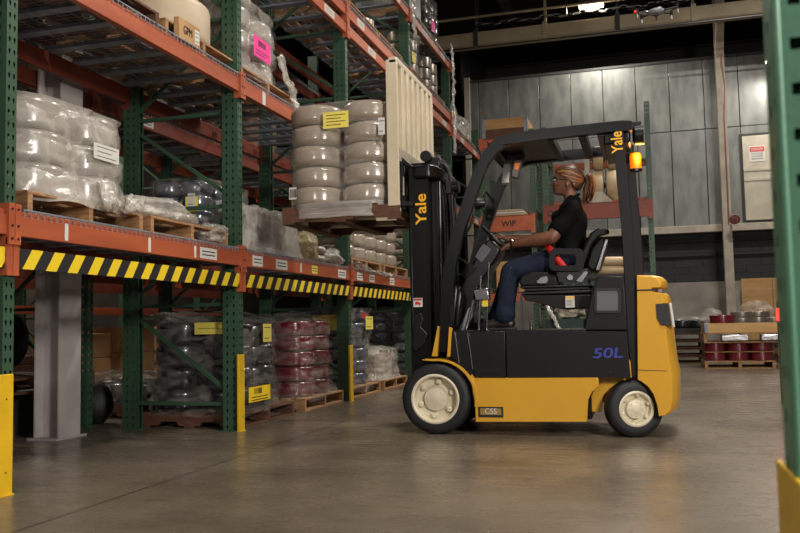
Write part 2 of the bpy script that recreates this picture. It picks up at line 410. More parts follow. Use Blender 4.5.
# chain festoon
ch = thing('festoon_chain', (-1.6,17.75,7.4), 'dark chain looped along the rail of the tan beam', 'chain')
mb = MB(); n = 0
x = -3.3
while x < 1.1:
    for k in range(1):
        sag = .05*math.sin((x+3.3)*2*PI/1.52)**2
        c = Vector((x, 17.75, 7.42-sag)); a = .055
        pts = [c+Vector((a*1.5*math.cos(t*2*PI/10), (a*.6*math.sin(t*2*PI/10) if n % 2 else 0), (0 if n % 2 else a*.6*math.sin(t*2*PI/10)))) for t in range(11)]
        mb.tube(pts, .011, 5, cap=False)
    x += .14; n += 1
mb.build('links', m_steel, ch)
mb = MB()
for q in range(3): mb.tube([(-3.3+q*1.9,17.75,7.4),(-3.3+q*1.9,17.75,8.995)], .01, 5)
mb.build('drop_rod', m_steel, ch)
for k, (Y, z) in enumerate(((16.0,7.55),(13.2,7.45),(10.0,7.35),(23.5,7.7),(27,7.7),(31,7.8),(35,7.8))):
    b = MB().box(-13, 12, Y-.13, Y+.13, z, z+.05).box(-13, 12, Y-.02, Y+.02, z+.05, z+.45).box(-13, 12, Y-.13, Y+.13, z+.45, z+.5)
    nm = ['fourth','third','second','fifth','sixth','seventh','eighth'][k]
    o = b.build('roof_beam', m_beamtan if k < 1 else m_darkst, off=(0,Y,z)); o['kind'] = 'structure'; o.name = 'trim_%d' % (10+k)
for k in range(9):
    x = -12+k*3
    o = MB().box(x-.06, x+.06, 0, 41.8, 8.3, 8.7).build('trim_%d' % (20+k), m_darkst); o['kind'] = 'structure'

# lamps
def high_bay(x, y, z, label, size=.5, power=200, col=(1,.93,.82), spot=None):
    g = thing('high_bay_lamp', (x,y,z), label, 'lamp')
    MB().box(x-size/2-.03, x+size/2+.03, y-.19, y+.19, z+.02, z+.12).build('housing', m_darkst, g, bevel=.01)
    MB().box(x-size/2, x+size/2, y-.15, y+.15, z+.0, z+.019).build('diffuser', m_lampw, g)
    MB().tube([(x-.1,y,z+.12),(x-.1,y,9.0)], .012, 6).tube([(x+.1,y,z+.12),(x+.1,y,9.0)], .012, 6).build('suspension_rod', m_steel, g)
    ld = bpy.data.lights.new('lamp_light', 'AREA'); ld.shape = 'RECTANGLE'; ld.size = size; ld.size_y = .3; ld.energy = power; ld.color = col
    lo = bpy.data.objects.new('lamp_light', ld); COL.objects.link(lo); lo.parent = g; lo.location = (0,0,-.01)
    return g

# ------------------------------------------------------------------ pallet racking
P = [1.03, 3.67, 6.32, 9.00, 11.77, 14.45, 17.1]     # upright positions along the aisle
XF, XB = -3.25, -4.36                                # front faces of the aisle row: front and back posts
PITCH = .0667
def tear(cx, cz, w):
    return [(cx-w*.5,cz+.004),(cx-w*.42,cz+.011),(cx,cz+.015),(cx+w*.42,cz+.011),(cx+w*.5,cz+.004),(cx+w*.22,cz-.014),(cx,cz-.018),(cx-w*.22,cz-.014)]
def plate_cells(mb, w, cols, h, z0, place, hw=.016):
    """a strip of plate of width w with holes punched in it; place(u,z)->xyz"""
    outer = [(0,0),(w,0),(w,PITCH),(0,PITCH)]; loops = [outer]+[tear(c, PITCH/2, hw) for c in cols]
    tri = tessellate_polygon([[Vector((p[0],p[1],0)) for p in l] for l in loops]); pts = [p for l in loops for p in l]
    n = int(h/PITCH)
    for k in range(n):
        z = z0+k*PITCH; mb.add([place(p[0], p[1]+z) for p in pts], [tuple(t) for t in tri])
    mb.add([place(0,z0+n*PITCH), place(w,z0+n*PITCH), place(w,z0+h), place(0,z0+h)], [(0,1,2,3)])
def make_post(h, holes=True, d=.15, w=.08, flip=False):
    """open-back punched column: local x=0 is the face on the aisle, extends to -d; y centred"""
    mb = MB(); s = -1 if flip else 1
    if holes:
        plate_cells(mb, w, (.022, w-.022), h, 0, lambda u, z: (0, -w/2+u, z))
        plate_cells(mb, d, (.045,.105), h, 0, lambda u, z: (-s*u, -w/2, z), hw=.014)
        plate_cells(mb, d, (.045,.105), h, 0, lambda u, z: (-s*u, w/2, z), hw=.014)
    else:
        mb.box(min(0,-s*.004), max(0,-s*.004), -w/2, w/2, 0, h)
    mb.box(min(-s*.002,-s*d), max(-s*.002,-s*d), -w/2+.002, -w/2+.0035, 0, h) if not holes else None
    t = .003
    if not holes: mb.box(min(0,-s*d), max(0,-s*d), w/2-.004, w/2, 0, h)
    # inward lips
    for y in (-w/2, w/2-.018): mb.box(min(-s*d,-s*(d-t)), max(-s*d,-s*(d-t)), y, y+.018, 0, h)
    return mb
TOPS = {0:5.0, 1:6.1, 2:6.1, 3:6.1, 4:6.1, 5:5.66, 6:4.9}
def build_frame(X0, X1, y, h, label, group=None, mats=None, share=None):
    g = thing('upright_frame', (X0,y,0), label, 'rack frame', group)
    m = mats or m_green
    for i, X in enumerate((X0, X1)):
        mb = MB(); pm = make_post(h, True); mb.v = [(v[0]*(1 if i == 0 else -1)+X-(0 if i == 0 else .0), v[1]+y, v[2]) for v in pm.v]; mb.f = pm.f; mb.mi = pm.mi
        if i: mb.v = [(v[0]-.0, v[1], v[2]) for v in mb.v]
        pst = mb.build('post', m, g)
        MB().box(X-.17 if i == 0 else X-.02, X+.02 if i == 0 else X+.17, y-.07, y+.07, 0, .008).build('foot_plate', m, pst)
    zs = [.22,1.05,1.88,2.68,3.5,4.3,5.1,5.9]
    zs = [z for z in zs if z < h-.05]; XA, XC = X0-.14, X1+.14
    for k, z in enumerate(zs):
        MB().bar((XA+.03,y,z), (XC-.03,y,z), .035, .03).build('brace', m, g)
        if k+1 < len(zs):
            z2 = zs[k+1]
            a, b = ((XC-.02,y+.004,z2-.1),(XA+.02,y+.004,z+.1)) if k % 2 == 0 else ((XA+.02,y+.004,z2-.08),(XC-.02,y+.004,z+.08))
            MB().bar(a, b, .03, .03).build('brace', m, g)
    return g
ORD = ['nearest to the camera','second along the aisle','third along the aisle','fourth along the aisle','fifth along the aisle','last along the aisle']
FR = {}
for i, y in enumerate(P):
    if i == 0: lab = 'green punched upright frame of the aisle row, just outside the left edge'
    else: lab = 'green punched upright frame of the aisle rack row, '+ORD[i-1]
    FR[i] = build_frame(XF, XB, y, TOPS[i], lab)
XR, XRB = -4.72, -5.72
REAR = {}
for i, y in enumerate(P[1:6]):
    REAR[i] = build_frame(XR, XRB, y, 5.0, 'green upright frame of the rear rack row behind the aisle row, '+ORD[i])
FARX = -8.5
proto = build_frame(FARX, FARX-1, 8.2, 4.4, 'green upright frame of the distant rack row seen under the beams', 'distant upright frames')
for y in (10.9, 13.6, 16.3): dup(proto, (FARX, y, 0))

def beam(X, y0, y1, z0, z1, label, m=m_orange, face=1, group=None, stick=(), depth=.05, conn=True):
    """step beam; X is its aisle-side face; face=+1 looks to +X"""
    g = thing('load_beam', (X,(y0+y1)/2,z0), label, 'rack beam', group)
    a, b = (X-depth, X) if face > 0 else (X, X+depth)
    mb = MB()
    prof = [(a,z0),(b,z0),(b,z1),(b-.018 if face > 0 else b,z1),(b-.018 if face > 0 else b,z1-.0),(a,z1)]
    mb.box(a, b, y0+.042, y1-.042, z0, z1-.03).box((a if face > 0 else a+.018), (b-.018 if face > 0 else b), y0+.042, y1-.042, z1-.03, z1)
    mb.build('rail', m, g, bevel=.004)
    if conn:
        for yy in (y0, y1):
            s = 1 if yy == y0 else -1
            cb = MB().box(a-.002, b+.012, yy+s*.040-.002, yy+s*.045+.002, z0-.05, z1+.03)
            xx = b if face > 0 else a
            cb.box(xx-.004 if face > 0 else xx-.016, xx+.016 if face > 0 else xx+.004, min(yy+s*.002, yy+s*.045), max(yy+s*.002, yy+s*.045), z0-.05, z1+.03)
            c = cb.build('end_connector', m, g)
            bl = MB()
            for zz in (z0-.02, z0+.05, z1): bl.tube([(xx+face*.014, yy+s*.022, zz), (xx+face*.021, yy+s*.022, zz)], .007, 8)
            bl.build('rivet', m_steel, c)
    for (yy, w, h, mm) in stick:
        xx = X+face*.0025; zc = (z0+z1)/2-.01
        st = MB().box(min(X+face*.001,xx), max(X+face*.001,xx), yy-w/2, yy+w/2, zc-h/2, zc+h/2).build('shelf_label', mm, g)
        if w > .12:
            il = MB()
            for q in range(2): il.box(xx, xx+face*.0008, yy-w*.38, yy+w*.38, zc+h*.12-q*h*.32, zc+h*.22-q*h*.32)
            il.build('print', m_ink, st)
    return g
BAY = ['the bay beside the camera','the nearest bay','the second bay','the third bay','the fourth bay','the last bay']
LV = {1:(1.365,1.505), 2:(2.84,2.985), 3:(4.25,4.39), 4:(5.42,5.56)}
LN = {1:'first level', 2:'second level', 3:'third level', 4:'top level'}
W = (.035,.09,m_paper); 
stk = {1:[(4.1,.03,.1,m_paper),(4.95,.03,.1,m_paper),(5.55,.03,.09,m_paper),(5.75,.26,.085,m_paper)],
       2:[(6.6,.2,.09,m_paper),(7.1,.25,.09,m_paper),(7.55,.03,.09,m_paper),(7.9,.15,.08,m_ylabel),(8.7,.25,.09,m_paper)],
       3:[(9.3,.2,.09,m_paper),(9.75,.2,.09,m_paper),(10.6,.2,.09,m_paper)],
       4:[(12.4,.3,.09,m_paper),(13.3,.3,.09,m_paper)]}
FRONTX = XF+.02
for i in range(0, 6):
    y0, y1 = P[i], P[i+1]
    for L in (1,2,3,4):
        if i == 0 and L > 1: continue
        if i == 5 and L > 3: continue
        z0, z1 = LV[L]
        st = stk.get(i, []) if L == 1 else ([] if L == 2 and i < 2 else [(y0+.9,.3,.08,m_paper),(y0+2.1,.3,.08,m_paper)])
        if L == 2 and i == 2: st = [(6.75,.06,.12,m_paper),(8.0,.2,.1,m_paper)]
        beam(FRONTX, y0, y1, z0, z1, 'orange %s front beam across %s of the aisle row' % (LN[L], BAY[i]), m_orange, 1, stick=st)
        if i > 0:
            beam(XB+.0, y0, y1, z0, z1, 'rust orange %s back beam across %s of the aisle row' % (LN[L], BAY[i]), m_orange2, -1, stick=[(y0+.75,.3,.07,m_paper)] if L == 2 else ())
    if 2 <= i <= 4:      # doubled beam above the third level
        beam(FRONTX-.005, y0, y1, 4.47, 4.62, 'orange upper beam of the doubled third level across %s' % BAY[i], m_orange, 1, stick=[(y0+.5,.25,.09,m_paper)])
for i in range(1, 6):
    y0, y1 = P[i], P[i+1]
    if i == 5: continue
    for L in (1,2,3):
        z0, z1 = LV[L]
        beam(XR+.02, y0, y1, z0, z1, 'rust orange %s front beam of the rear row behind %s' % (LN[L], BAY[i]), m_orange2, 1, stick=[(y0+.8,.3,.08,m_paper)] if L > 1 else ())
        beam(XRB-.02, y0, y1, z0, z1, 'orange %s back beam of the rear row behind %s' % (LN[L], BAY[i]), m_orange, -1)
for j, (y0, y1) in enumerate(((8.2,10.9),(10.9,13.6),(13.6,16.3))):
    for L, (z0, z1) in enumerate(((1.10,1.22),(1.46,1.62),(2.84,2.98))):
        wb = ['left','middle','right'][j]; wl = ['lowest orange','low rust','high'][L]
        beam(FARX+.02, y0, y1, z0, z1, '%s beam of the distant rack row, %s bay seen under the near shelf' % (wl, wb), m_orange if L != 1 else m_orange2, 1)

# hazard-striped boards under the first-level beams
def hazard(i, y0, y1):
    z0, z1 = 1.19, 1.30; X = FRONTX-.008
    g = thing('hazard_board', (X,(y0+y1)/2,z0), 'yellow and black striped board under the first-level beam of %s' % BAY[i], 'warning board')
    MB().box(X-.03, X, y0+.045, y1-.045, z0, z1).build('board', m_ink, g)
    for yy, s in ((y0,1),(y1,-1)):
        MB().box(X-.03, X+.014, min(yy+s*.002,yy+s*.045), max(yy+s*.002,yy+s*.045), z0-.04, z1+.05).build('end_connector', m_orange, g)
    mb = MB(); p = .1845; wv = .088; sl = .075; h = z1-z0
    y = y0-.1
    while y < y1+.1:
        # stripe leaning: bottom at y, top at y+sl
        q = [(y,z0),(y+wv,z0),(y+wv+sl,z1),(y+sl,z1)]
        lo, hi = y0+.046, y1-.046
        # clip polygon in y
        def clip(poly, c, keep):
            out = []
            for a, b in zip(poly, poly[1:]+poly[:1]):
                ia, ib = keep(a[0]), keep(b[0])
                if ia: out.append(a)
                if ia != ib:
                    t = (c-a[0])/(b[0]-a[0]); out.append((c, a[1]+t*(b[1]-a[1])))
            return out
        q = clip(q, lo, lambda v: v >= lo)
        if q: q = clip(q, hi, lambda v: v <= hi)
        if len(q) >= 3: mb.prism(q, X, X+.0015, 'x')
        y += p
    mb.build('stripe', m_hazY, g)
for i in range(0, 6): hazard(i, P[i], P[i+1])

# wire decks
def deck_proto():
    w, d = 1.26, .98
    g = thing('wire_deck', (0,0,0), 'x', 'wire deck'); mb = MB()
    n = 24
    for k in range(n+1):
        y = -w/2+.01+(w-.02)*k/n; mb.box(-d/2, d/2+.088, y-.002, y+.002, -.002, .002); mb.box(d/2+.084, d/2+.089, y-.0025, y+.0025, -.036, .002)
    for k in range(10):
        x = -d/2+.02+(d-.04)*k/9; mb.box(x-.002, x+.002, -w/2, w/2, -.006, -.002)
    mb.box(d/2+.083, d/2+.090, -w/2, w/2, -.002, .006)
    mb.build('mesh_grid', m_galv, g)
    for k in range(4):
        y = -w/2+.16+k*(w-.32)/3; c = MB()
        c.box(-d/2+.03, d/2-.03, y-.045, y+.045, -.034, -.030); c.box(-d/2+.03, d/2-.03, y-.045, y-.041, -.034, -.007); c.box(-d/2+.03, d/2-.03, y+.041, y+.045, -.034, -.007)
        c.build('support_channel', m_galv, g)
    return g
dk = deck_proto(); first = True
def put_deck(xc, yc, z, label, group):
    global first
    if first: dk.location = (xc,yc,z); dk['label'] = label; dk['group'] = group; first = False; return
    dup(dk, (xc,yc,z), label, group)
for i in range(1, 6):
    for L in (1,2,3,4):
        if (i == 5 and L > 3): continue
        for q in range(2):
            yc = P[i]+.045+.655+q*1.29
            put_deck(-3.80, yc, LV[L][1]+.004+(.231 if L == 3 and 2 <= i <= 4 else 0), 'galvanised wire deck on the %s of %s, aisle row' % (LN[L], BAY[i]), 'wire decks, %s, %s' % (LN[L], BAY[i]))
for i in range(1, 5):
    for L in (1,2,3):
        for q in range(2):
            yc = P[i]+.045+.655+q*1.29
            put_deck(-5.24, yc, LV[L][1]+.004, 'galvanised wire deck on the %s of the rear row behind %s' % (LN[L], BAY[i]), 'rear wire decks, %s, %s' % (LN[L], BAY[i]))

# yellow post guards
def guard(X, y, label, w=.10, h=.63, face=.05):
    mb = MB(); mb.prism([(X,y-w/2),(X+.022,y-w/2),(X+.022,y+w/2),(X,y+w/2),(X,y+w/2-.008),(X+.015,y+w/2-.008),(X+.015,y-w/2+.008),(X,y-w/2+.008)], 0, h, 'z')
    mb.build('shield', m_yellow, None) if False else None
    g = thing('post_guard', (X,y,0), label, 'post guard')
    mb.build('shield', m_yellow, g, bevel=.004)
    for zz in (.12,.5): MB().tube([(X+.022,y,zz),(X+.0224,y,zz)], .006, 8).build('bolt', m_darkst, g)
    MB().box(X+.001, X+.03, y-w/2-.006, y+w/2+.006, 0, .006).build('foot_plate', m_yellow, g)
for i, n in ((1,'nearest post of the aisle rack'),(2,'second post of the aisle rack'),(3,'third post, beside the maroon reels'),(4,'fourth post of the aisle rack')):
    guard(XF+.001, P[i]-.03, 'yellow steel guard on the '+n)
guard(XR+.001, P[4], 'small yellow guard on a rear rack post deep under the shelf')

# building column between the two rack rows
g = thing('concrete_column', (-4.56,5.7,0), 'pale painted steel column between the near rack bays', 'column')
mb = MB(); mb.box(-4.68, -4.66, 5.57, 5.83, 0, 9).box(-4.46, -4.44, 5.57, 5.83, 0, 9).box(-4.66, -4.46, 5.66, 5.68, 0, 9)
mb.build('shaft', m_colm, g, bevel=.003)
MB().box(-4.70, -4.42, 5.52, 5.88, 0, .015).build('base_plate', m_colm, g)

# right-hand near upright with guard
g = thing('near_upright', (.24,1.36,0), 'large green punched rack post at the right edge, close to the camera', 'rack post')
c = atY(786, 230, 1.30)
XN = c.x; mb = MB(); w = .12
def rect_cells(mb, w, cols, h, z0, place, hw, hh):
    loops = [[(0,0),(w,0),(w,PITCH),(0,PITCH)]]+[[(c_-hw,PITCH/2-hh),(c_+hw,PITCH/2-hh),(c_+hw,PITCH/2+hh),(c_-hw,PITCH/2+hh)] for c_ in cols]
    tri = tessellate_polygon([[Vector((p_[0],p_[1],0)) for p_ in l] for l in loops]); pts = [p_ for l in loops for p_ in l]
    for k in range(int(h/PITCH)): mb.add([place(p_[0], p_[1]+z0+k*PITCH) for p_ in pts], [tuple(t) for t in tri])
rect_cells(mb, w, (.035,.085), 2.95, 0, lambda u, z: (XN, 1.30+u, z), .006, .010)
rect_cells(mb, .10, (.026,.07), 2.95, .012, lambda u, z: (XN+u, 1.30, z), .0085, .009)
mb.box(XN+.097, XN+.1, 1.30, 1.42, 0, 2.95).box(XN+.002, XN+.1, 1.30+w-.003, 1.30+w, 0, 2.95).box(XN+.002, XN+.098, 1.302, 1.418, 2.94, 2.95)
mb.build('post', m_green_lit, g, bevel=0)
MB().tube([(XN+.001,1.301,0),(XN+.001,1.301,3.0)], .006, 8).build('corner_edge', m_green_lit, g, smooth=60)
MB().box(XN-.03, XN+.13, 1.27, 1.45, 0, .01).build('foot_plate', m_green_lit, g)
gg = thing('near_post_guard', (XN,1.28,0), 'yellow steel guard on the green post at the right edge', 'post guard')
MB().box(XN-.008, XN, 1.24, 1.46, 0, .625).box(XN, XN+.14, 1.24, 1.25, 0, .625).build('shield', m_yellow, gg, bevel=.003)
MB().box(XN-.04, XN+.14, 1.22, 1.46, 0, .008).build('foot_plate', m_yellow, gg)

# ------------------------------------------------------------------ pallets, coils, film
def pallet_proto(w, d, m, name='wooden_pallet', h=.13):
    """w along Y, d along X, stringers run along X"""
    g = thing(name, (0,0,0), 'x', 'pallet')
    for k in (-1,0,1):
        y = k*(w/2-.022); mb = MB()
        z0, z1 = .018, h-.018; c = .22*d
        prof = [(-d/2,z0),(-c-.09,z0),(-c-.06,z0+.035),(-c+.09,z0+.035),(-c+.12,z0),(c-.12,z0),(c-.09,z0+.035),(c+.06,z0+.035),(c+.09,z0),(d/2,z0),(d/2,z1),(-d/2,z1)]
        mb.prism(prof, y-.02, y+.02); mb.build('stringer', m, g)
    n = 6
    for k in range(n):
        x = -d/2+.05+(d-.1)*k/(n-1); ww = .05 if k in (0, n-1) else .045
        MB().box(x-ww, x+ww, -w/2, w/2, h-.018, h).build('deck_board', m, g, bevel=.002)
    for x in (-d/2+.05, 0, d/2-.05):
        MB().box(x-.05, x+.05, -w/2, w/2, 0, .018).build('bottom_board', m, g, bevel=.002)
    return g
class Proto:
    def __init__(s, fn): s.fn = fn; s.o = None
    def put(s, loc, label, group=None, rotz=0):
        if s.o is None:
            s.o = s.fn(); o = s.o; o.location = loc; o.rotation_euler = (0,0,rotz); o['label'] = label
            if group: o['group'] = group
            return o
        o = dup(s.o, loc, label, None, rotz)
        if 'group' in o: del o['group']
        if group: o['group'] = group
        return o
PAL = Proto(lambda: pallet_proto(1.12, .98, m_wood))
PALD = Proto(lambda: pallet_proto(1.12, .98, m_woodD))
def coil_proto(R, h, m, r=.10, rnd=.30, name='wrapped_coil', cat='coil', hub=None):
    def fn():
        p = []; n = 8; b = min(h*.5, R*rnd)
        # rounded outer wall
        for k in range(n+1):
            t = PI/2*k/n; p.append((R-b+b*math.sin(t), h/2*0+ (b-b*math.cos(t))))
        for k in range(n+1):
            t = PI/2*k/n; p.append((R-b+b*math.cos(t), h-b+b*math.sin(t)))
        p = [(r, .004)]+[(q[0], q[1]) for q in p]+[(r, h-.004), (r, .004)]
        o = MB().lathe(p, (0,0,0), 'z', 40).build(name, m, smooth=50, off=(0,0,0))
        o['_w'] = (0,0,0); tag(o, 'x', cat)
        if hub: MB().lathe([(r-.003,.0),(r-.003,h+.004),(r-.02,h+.004),(r-.02,.0),(r-.003,.0)], (0,0,0), 'z', 24).build('core_tube', hub, o, smooth=50)
        return o
    return Proto(fn)
def stack(pr, xs, ys, z0, h, n, label, group, jit=.008, skip=None):
    for k in range(n):
        for a, x in enumerate(xs):
            for b, y in enumerate(ys):
                if skip and skip(k, a, b): continue
                pr.put((x+random.uniform(-jit,jit), y+random.uniform(-jit,jit), z0+k*h), label, group)
def wrap(name, x0, x1, y0, y1, z0, z1, m, label, seed=0, rnd=.12, amp=.02, layers=0, lh=.17, top=.05, skirt=.03, taper=.0, cat='plastic wrap', seg=84, rings=34, sides=None, gather=0):
    """film pulled round a load: rounded-rectangle hull with wrinkles, tucked in at each layer, closed on top"""
    cx, cy = (x0+x1)/2, (y0+y1)/2; hx, hy = (x1-x0)/2, (y1-y0)/2
    def ringpt(t, sc, out):
        # superellipse-ish rounded rectangle
        a = 2*PI*t; c, s_ = math.cos(a), math.sin(a); e = 5.0
        rr = (abs(c)**e+abs(s_)**e)**(-1/e)
        return Vector((c*rr*(hx*sc+out), s_*rr*(hy*sc+out)))
    V = []; Fs = []
    for i in range(rings+1):
        f = i/rings; z = z0+(z1-z0)*f
        tuck = 0
        if layers: ph = ((z-z0) % lh)/lh; tuck = -.022*(abs(math.cos(PI*ph))**6)
        sc = 1-taper*f
        for k in range(seg):
            t = k/seg; p = ringpt(t, sc, tuck)
            q = Vector((cx+p.x, cy+p.y, z)); nv = noise.noise(Vector((q.x*5+seed*7, q.y*5, q.z*9)))
            nv2 = noise.noise(Vector((q.x*14+seed*3, q.y*14, q.z*22)))
            r = 1+ (amp*nv*1.2+amp*.55*nv2)/max(hx,hy)
            flare = (skirt*(1-f*8) if f < .125 else 0)
            d = p.normalized()
            zz = z+ (amp*.8*nv if f < .03 else 0)
            V.append((cx+p.x*r+d.x*flare, cy+p.y*r+d.y*flare, zz))
    nt = 7
    for j in range(1, nt+1):
        u = 1-j/(nt+.6)
        for k in range(seg):
            t = k/seg; p = ringpt(t, (1-taper)*u, 0)
            q = Vector((cx+p.x, cy+p.y, z1)); nv = noise.noise(Vector((q.x*7+seed*7, q.y*7, 3+seed)))
            hh = top*math.sin(min(1,(1-u)*1.6)*PI/2)+amp*1.6*nv*(1-u*.3)
            V.append((q.x, q.y, z1+hh))
    R = rings+1+nt
    for i in range(R-1):
        for k in range(seg): Fs.append((i*seg+k, i*seg+(k+1) % seg, (i+1)*seg+(k+1) % seg, (i+1)*seg+k))
    Fs.append(tuple((R-1)*seg+k for k in range(seg)))
    mb = MB(); mb.add(V, Fs)
    o = mb.build(name, m, smooth=80, off=(cx,cy,z0)); tag(o, label, cat); return o
def rag(name, path, w, m, label, seed=0, cat='plastic wrap', amp=.03, nseg=26):
    """a loose crumpled strip of film hanging or lying along a path"""
    pts = spline(path, 8); V = []; n = 10
    for i, p in enumerate(pts):
        d = (pts[min(i+1,len(pts)-1)]-pts[max(i-1,0)]).normalized(); u = Vector((0,1,0)) if abs(d.y) < .8 else Vector((1,0,0))
        r = (u-d*u.dot(d)).normalized(); nn = d.cross(r)
        for k in range(n):
            s_ = (k/(n-1)-.5)*w*(1-.35*abs(i/len(pts)-.5)); q = p+r*s_
            q = q+nn*(amp*(noise.noise(q*14+Vector((seed,0,0)))+.6*math.sin(k*2.1+i*.7)))
            V.append(q)
    Fs = [(i*n+k, i*n+k+1, (i+1)*n+k+1, (i+1)*n+k) for i in range(len(pts)-1) for k in range(n-1)]
    mb = MB(); mb.add(V, Fs); o = mb.build(name, m, smooth=80, off=tuple(pts[0])); 
    so = o.modifiers.new('thickness', 'SOLIDIFY'); so.thickness = .0015
    tag(o, label, cat); return o
def lump(name, c, r, m, label, seed=0, amp=.35, cat='plastic wrap'):
    """crumpled heap of film or bag"""
    bm = bmesh.new(); bmesh.ops.create_icosphere(bm, subdivisions=5, radius=1)
    for v in bm.verts:
        p = v.co.copy(); n1 = noise.noise(p*1.6+Vector((seed*3.1,0,0))); n2 = 1-abs(noise.noise(p*4.5+Vector((0,seed*2.3,0)))); n3 = 1-abs(noise.noise(p*11+Vector((0,0,seed))))
        k = 1+amp*n1+amp*.35*(n2-.7)+amp*.16*(n3-.7)
        v.co = Vector((p.x*r[0]*k, p.y*r[1]*k, max(-r[2], p.z*r[2]*k*1.1)))
    me = bpy.data.meshes.new(name); bm.to_mesh(me); bm.free()
    for p in me.polygons: p.use_smooth = True
    me.materials.append(m)
    o = bpy.data.objects.new(name, me); COL.objects.link(o); o.location = (c[0], c[1], c[2]+r[2]); o['_w'] = tuple(o.location)
    return tag(o, label, cat)
def note(parent, name, face, a0, a1, z0, z1, pos, m, lines=3, lab=None, ink=m_ink):
    """paper stuck on a face: face 'x' lies in the plane X=pos (a=Y), 'y' in the plane Y=pos (a=X)"""
    t = .002
    mb = MB()
    if face == 'x': mb.box(pos, pos+t, a0, a1, z0, z1)
    else: mb.box(a0, a1, pos-t, pos, z0, z1)
    o = mb.build(name, m, parent)
    if lines:
        b = MB(); h = z1-z0; w = a1-a0
        for i in range(lines):
            zz = z1-h*(.2+.6*i/max(1,lines-1)) if lines > 1 else (z0+z1)/2; e = w*(.12 if i % 2 == 0 else .3)
            if face == 'x': b.box(pos+t, pos+t+.0008, a0+w*.12, a1-e, zz-h*.022, zz+h*.022)
            else: b.box(a0+w*.12, a1-e, pos-t-.0008, pos-t, zz-h*.022, zz+h*.022)
        b.build('print', ink, o)
    if lab: o['label'] = lab
    return o

K1 = coil_proto(.234, .170, m_coil, rnd=.24)
# --- the load on the forks
LX = (-2.632, -2.162); zb = 1.835
PF = Proto(lambda: pallet_proto(1.14, 1.02, m_woodD, h=.14))
pf = PF.put((-2.37, 6.92, 1.695), 'brown wooden pallet lifted on the forks under the taupe coils')
stack(K1, LX, (6.565, 6.995, 7.425), zb, .172, 5, 'taupe film-wrapped coil in the tall stack raised on the forks', 'taupe coils on the raised pallet', jit=.010)
WR = wrap('stretch_wrap', -2.86, -1.95, 6.325, 7.66, 1.735, 1.86, m_filmH, 'grey band of stretch wrap round the foot of the raised load', seed=3, amp=.008, top=.0, rnd=.03, skirt=.0, rings=8)
WR = wrap('stretch_wrap', -2.875, -1.925, 6.325, 7.66, 1.86, 2.685, m_filmT, 'clear stretch wrap round the taupe coils raised on the forks', seed=8, amp=.012, top=.02, layers=1, lh=.172, skirt=.0)
# labels stuck on that load
g = WR; LBL = 'yellow printed label high on the raised taupe coils'; NM = 'yellow_label'
note(g, NM, 'y', -2.49, -2.27, 2.465, 2.60, 6.318, m_ylabel, 4)
g = WR; LBL = 'small white barcode label low on the raised taupe coils'; NM = 'barcode_label'
sh = note(g, NM, 'y', -2.805, -2.74, 1.90, 2.00, 6.33, m_paper, 0)
mb = MB(); x = -2.798
for k in range(12): mb.box(x, x+.0025, 6.3268, 6.3279, 1.915, 1.985); x += random.choice((.0035,.005,.006))
mb.build('bars', m_ink, sh)
g = WR; LBL = 'white tag at the upper right of the raised taupe coils'; NM = 'white_tag'
note(g, NM, 'y', -2.02, -1.965, 2.38, 2.52, 6.33, m_paper, 2)

# --- first level
Z1 = LV[1][1]+.008
def P_(loc, label, pr=PAL): return pr.put(loc, label)
# big pale wrapped load, nearest bay
P_((-3.79, 4.42, Z1), 'wooden pallet under the big pale wrapped load on the nearest bay, first level')
K2 = coil_proto(.243, .194, m_coilW, rnd=.18)
stack(K2, (-4.03,-3.56), (4.14,4.64), Z1+.132, .196, 3, 'white coil inside the big wrapped load beside the first post', 'white coils on the first-level nearest bay')
WR = wrap('stretch_wrap', -4.30, -3.30, 3.87, 4.92, Z1+.10, Z1+.725, m_filmV, 'milky crumpled stretch wrap over the big pale load beside the first post', seed=1, amp=.020, layers=1, lh=.196, top=.04, skirt=.04, taper=.03)
g = WR; LBL = 'white paper label on the big pale wrapped load beside the first post'; NM = 'paper_label'
note(g, NM, 'x', 4.42, 4.68, 1.93, 2.03, -3.285, m_paper, 3)
rag('loose_wrap', [(-3.28,4.5,1.80),(-3.24,4.56,1.66),(-3.25,4.72,1.62),(-3.27,4.88,1.72)], .16, m_filmV, 'loose bunch of plastic wrap hanging at the foot of the big pale load', seed=4)
# low load beside it
P_((-3.77, 5.60, Z1), 'wooden pallet under the low wrapped coils left of the second post, first level')
K3 = coil_proto(.21, .10, m_coilW, rnd=.3)
stack(K3, (-3.99,-3.55), (5.33,5.76), Z1+.132, .102, 1, 'flat white coil in the low wrapped load left of the second post', 'flat white coils left of the second post')
lump('stretch_wrap', (-3.70,5.42,Z1+.09), (.44,.42,.115), m_filmV, 'crumpled milky wrap over the low coils left of the second post', seed=5, amp=.3)
lump('loose_wrap', (-3.34,6.02,Z1+.03), (.10,.13,.07), m_filmV, 'small tuft of plastic wrap on the pallet corner left of the second post', seed=9, amp=.5)
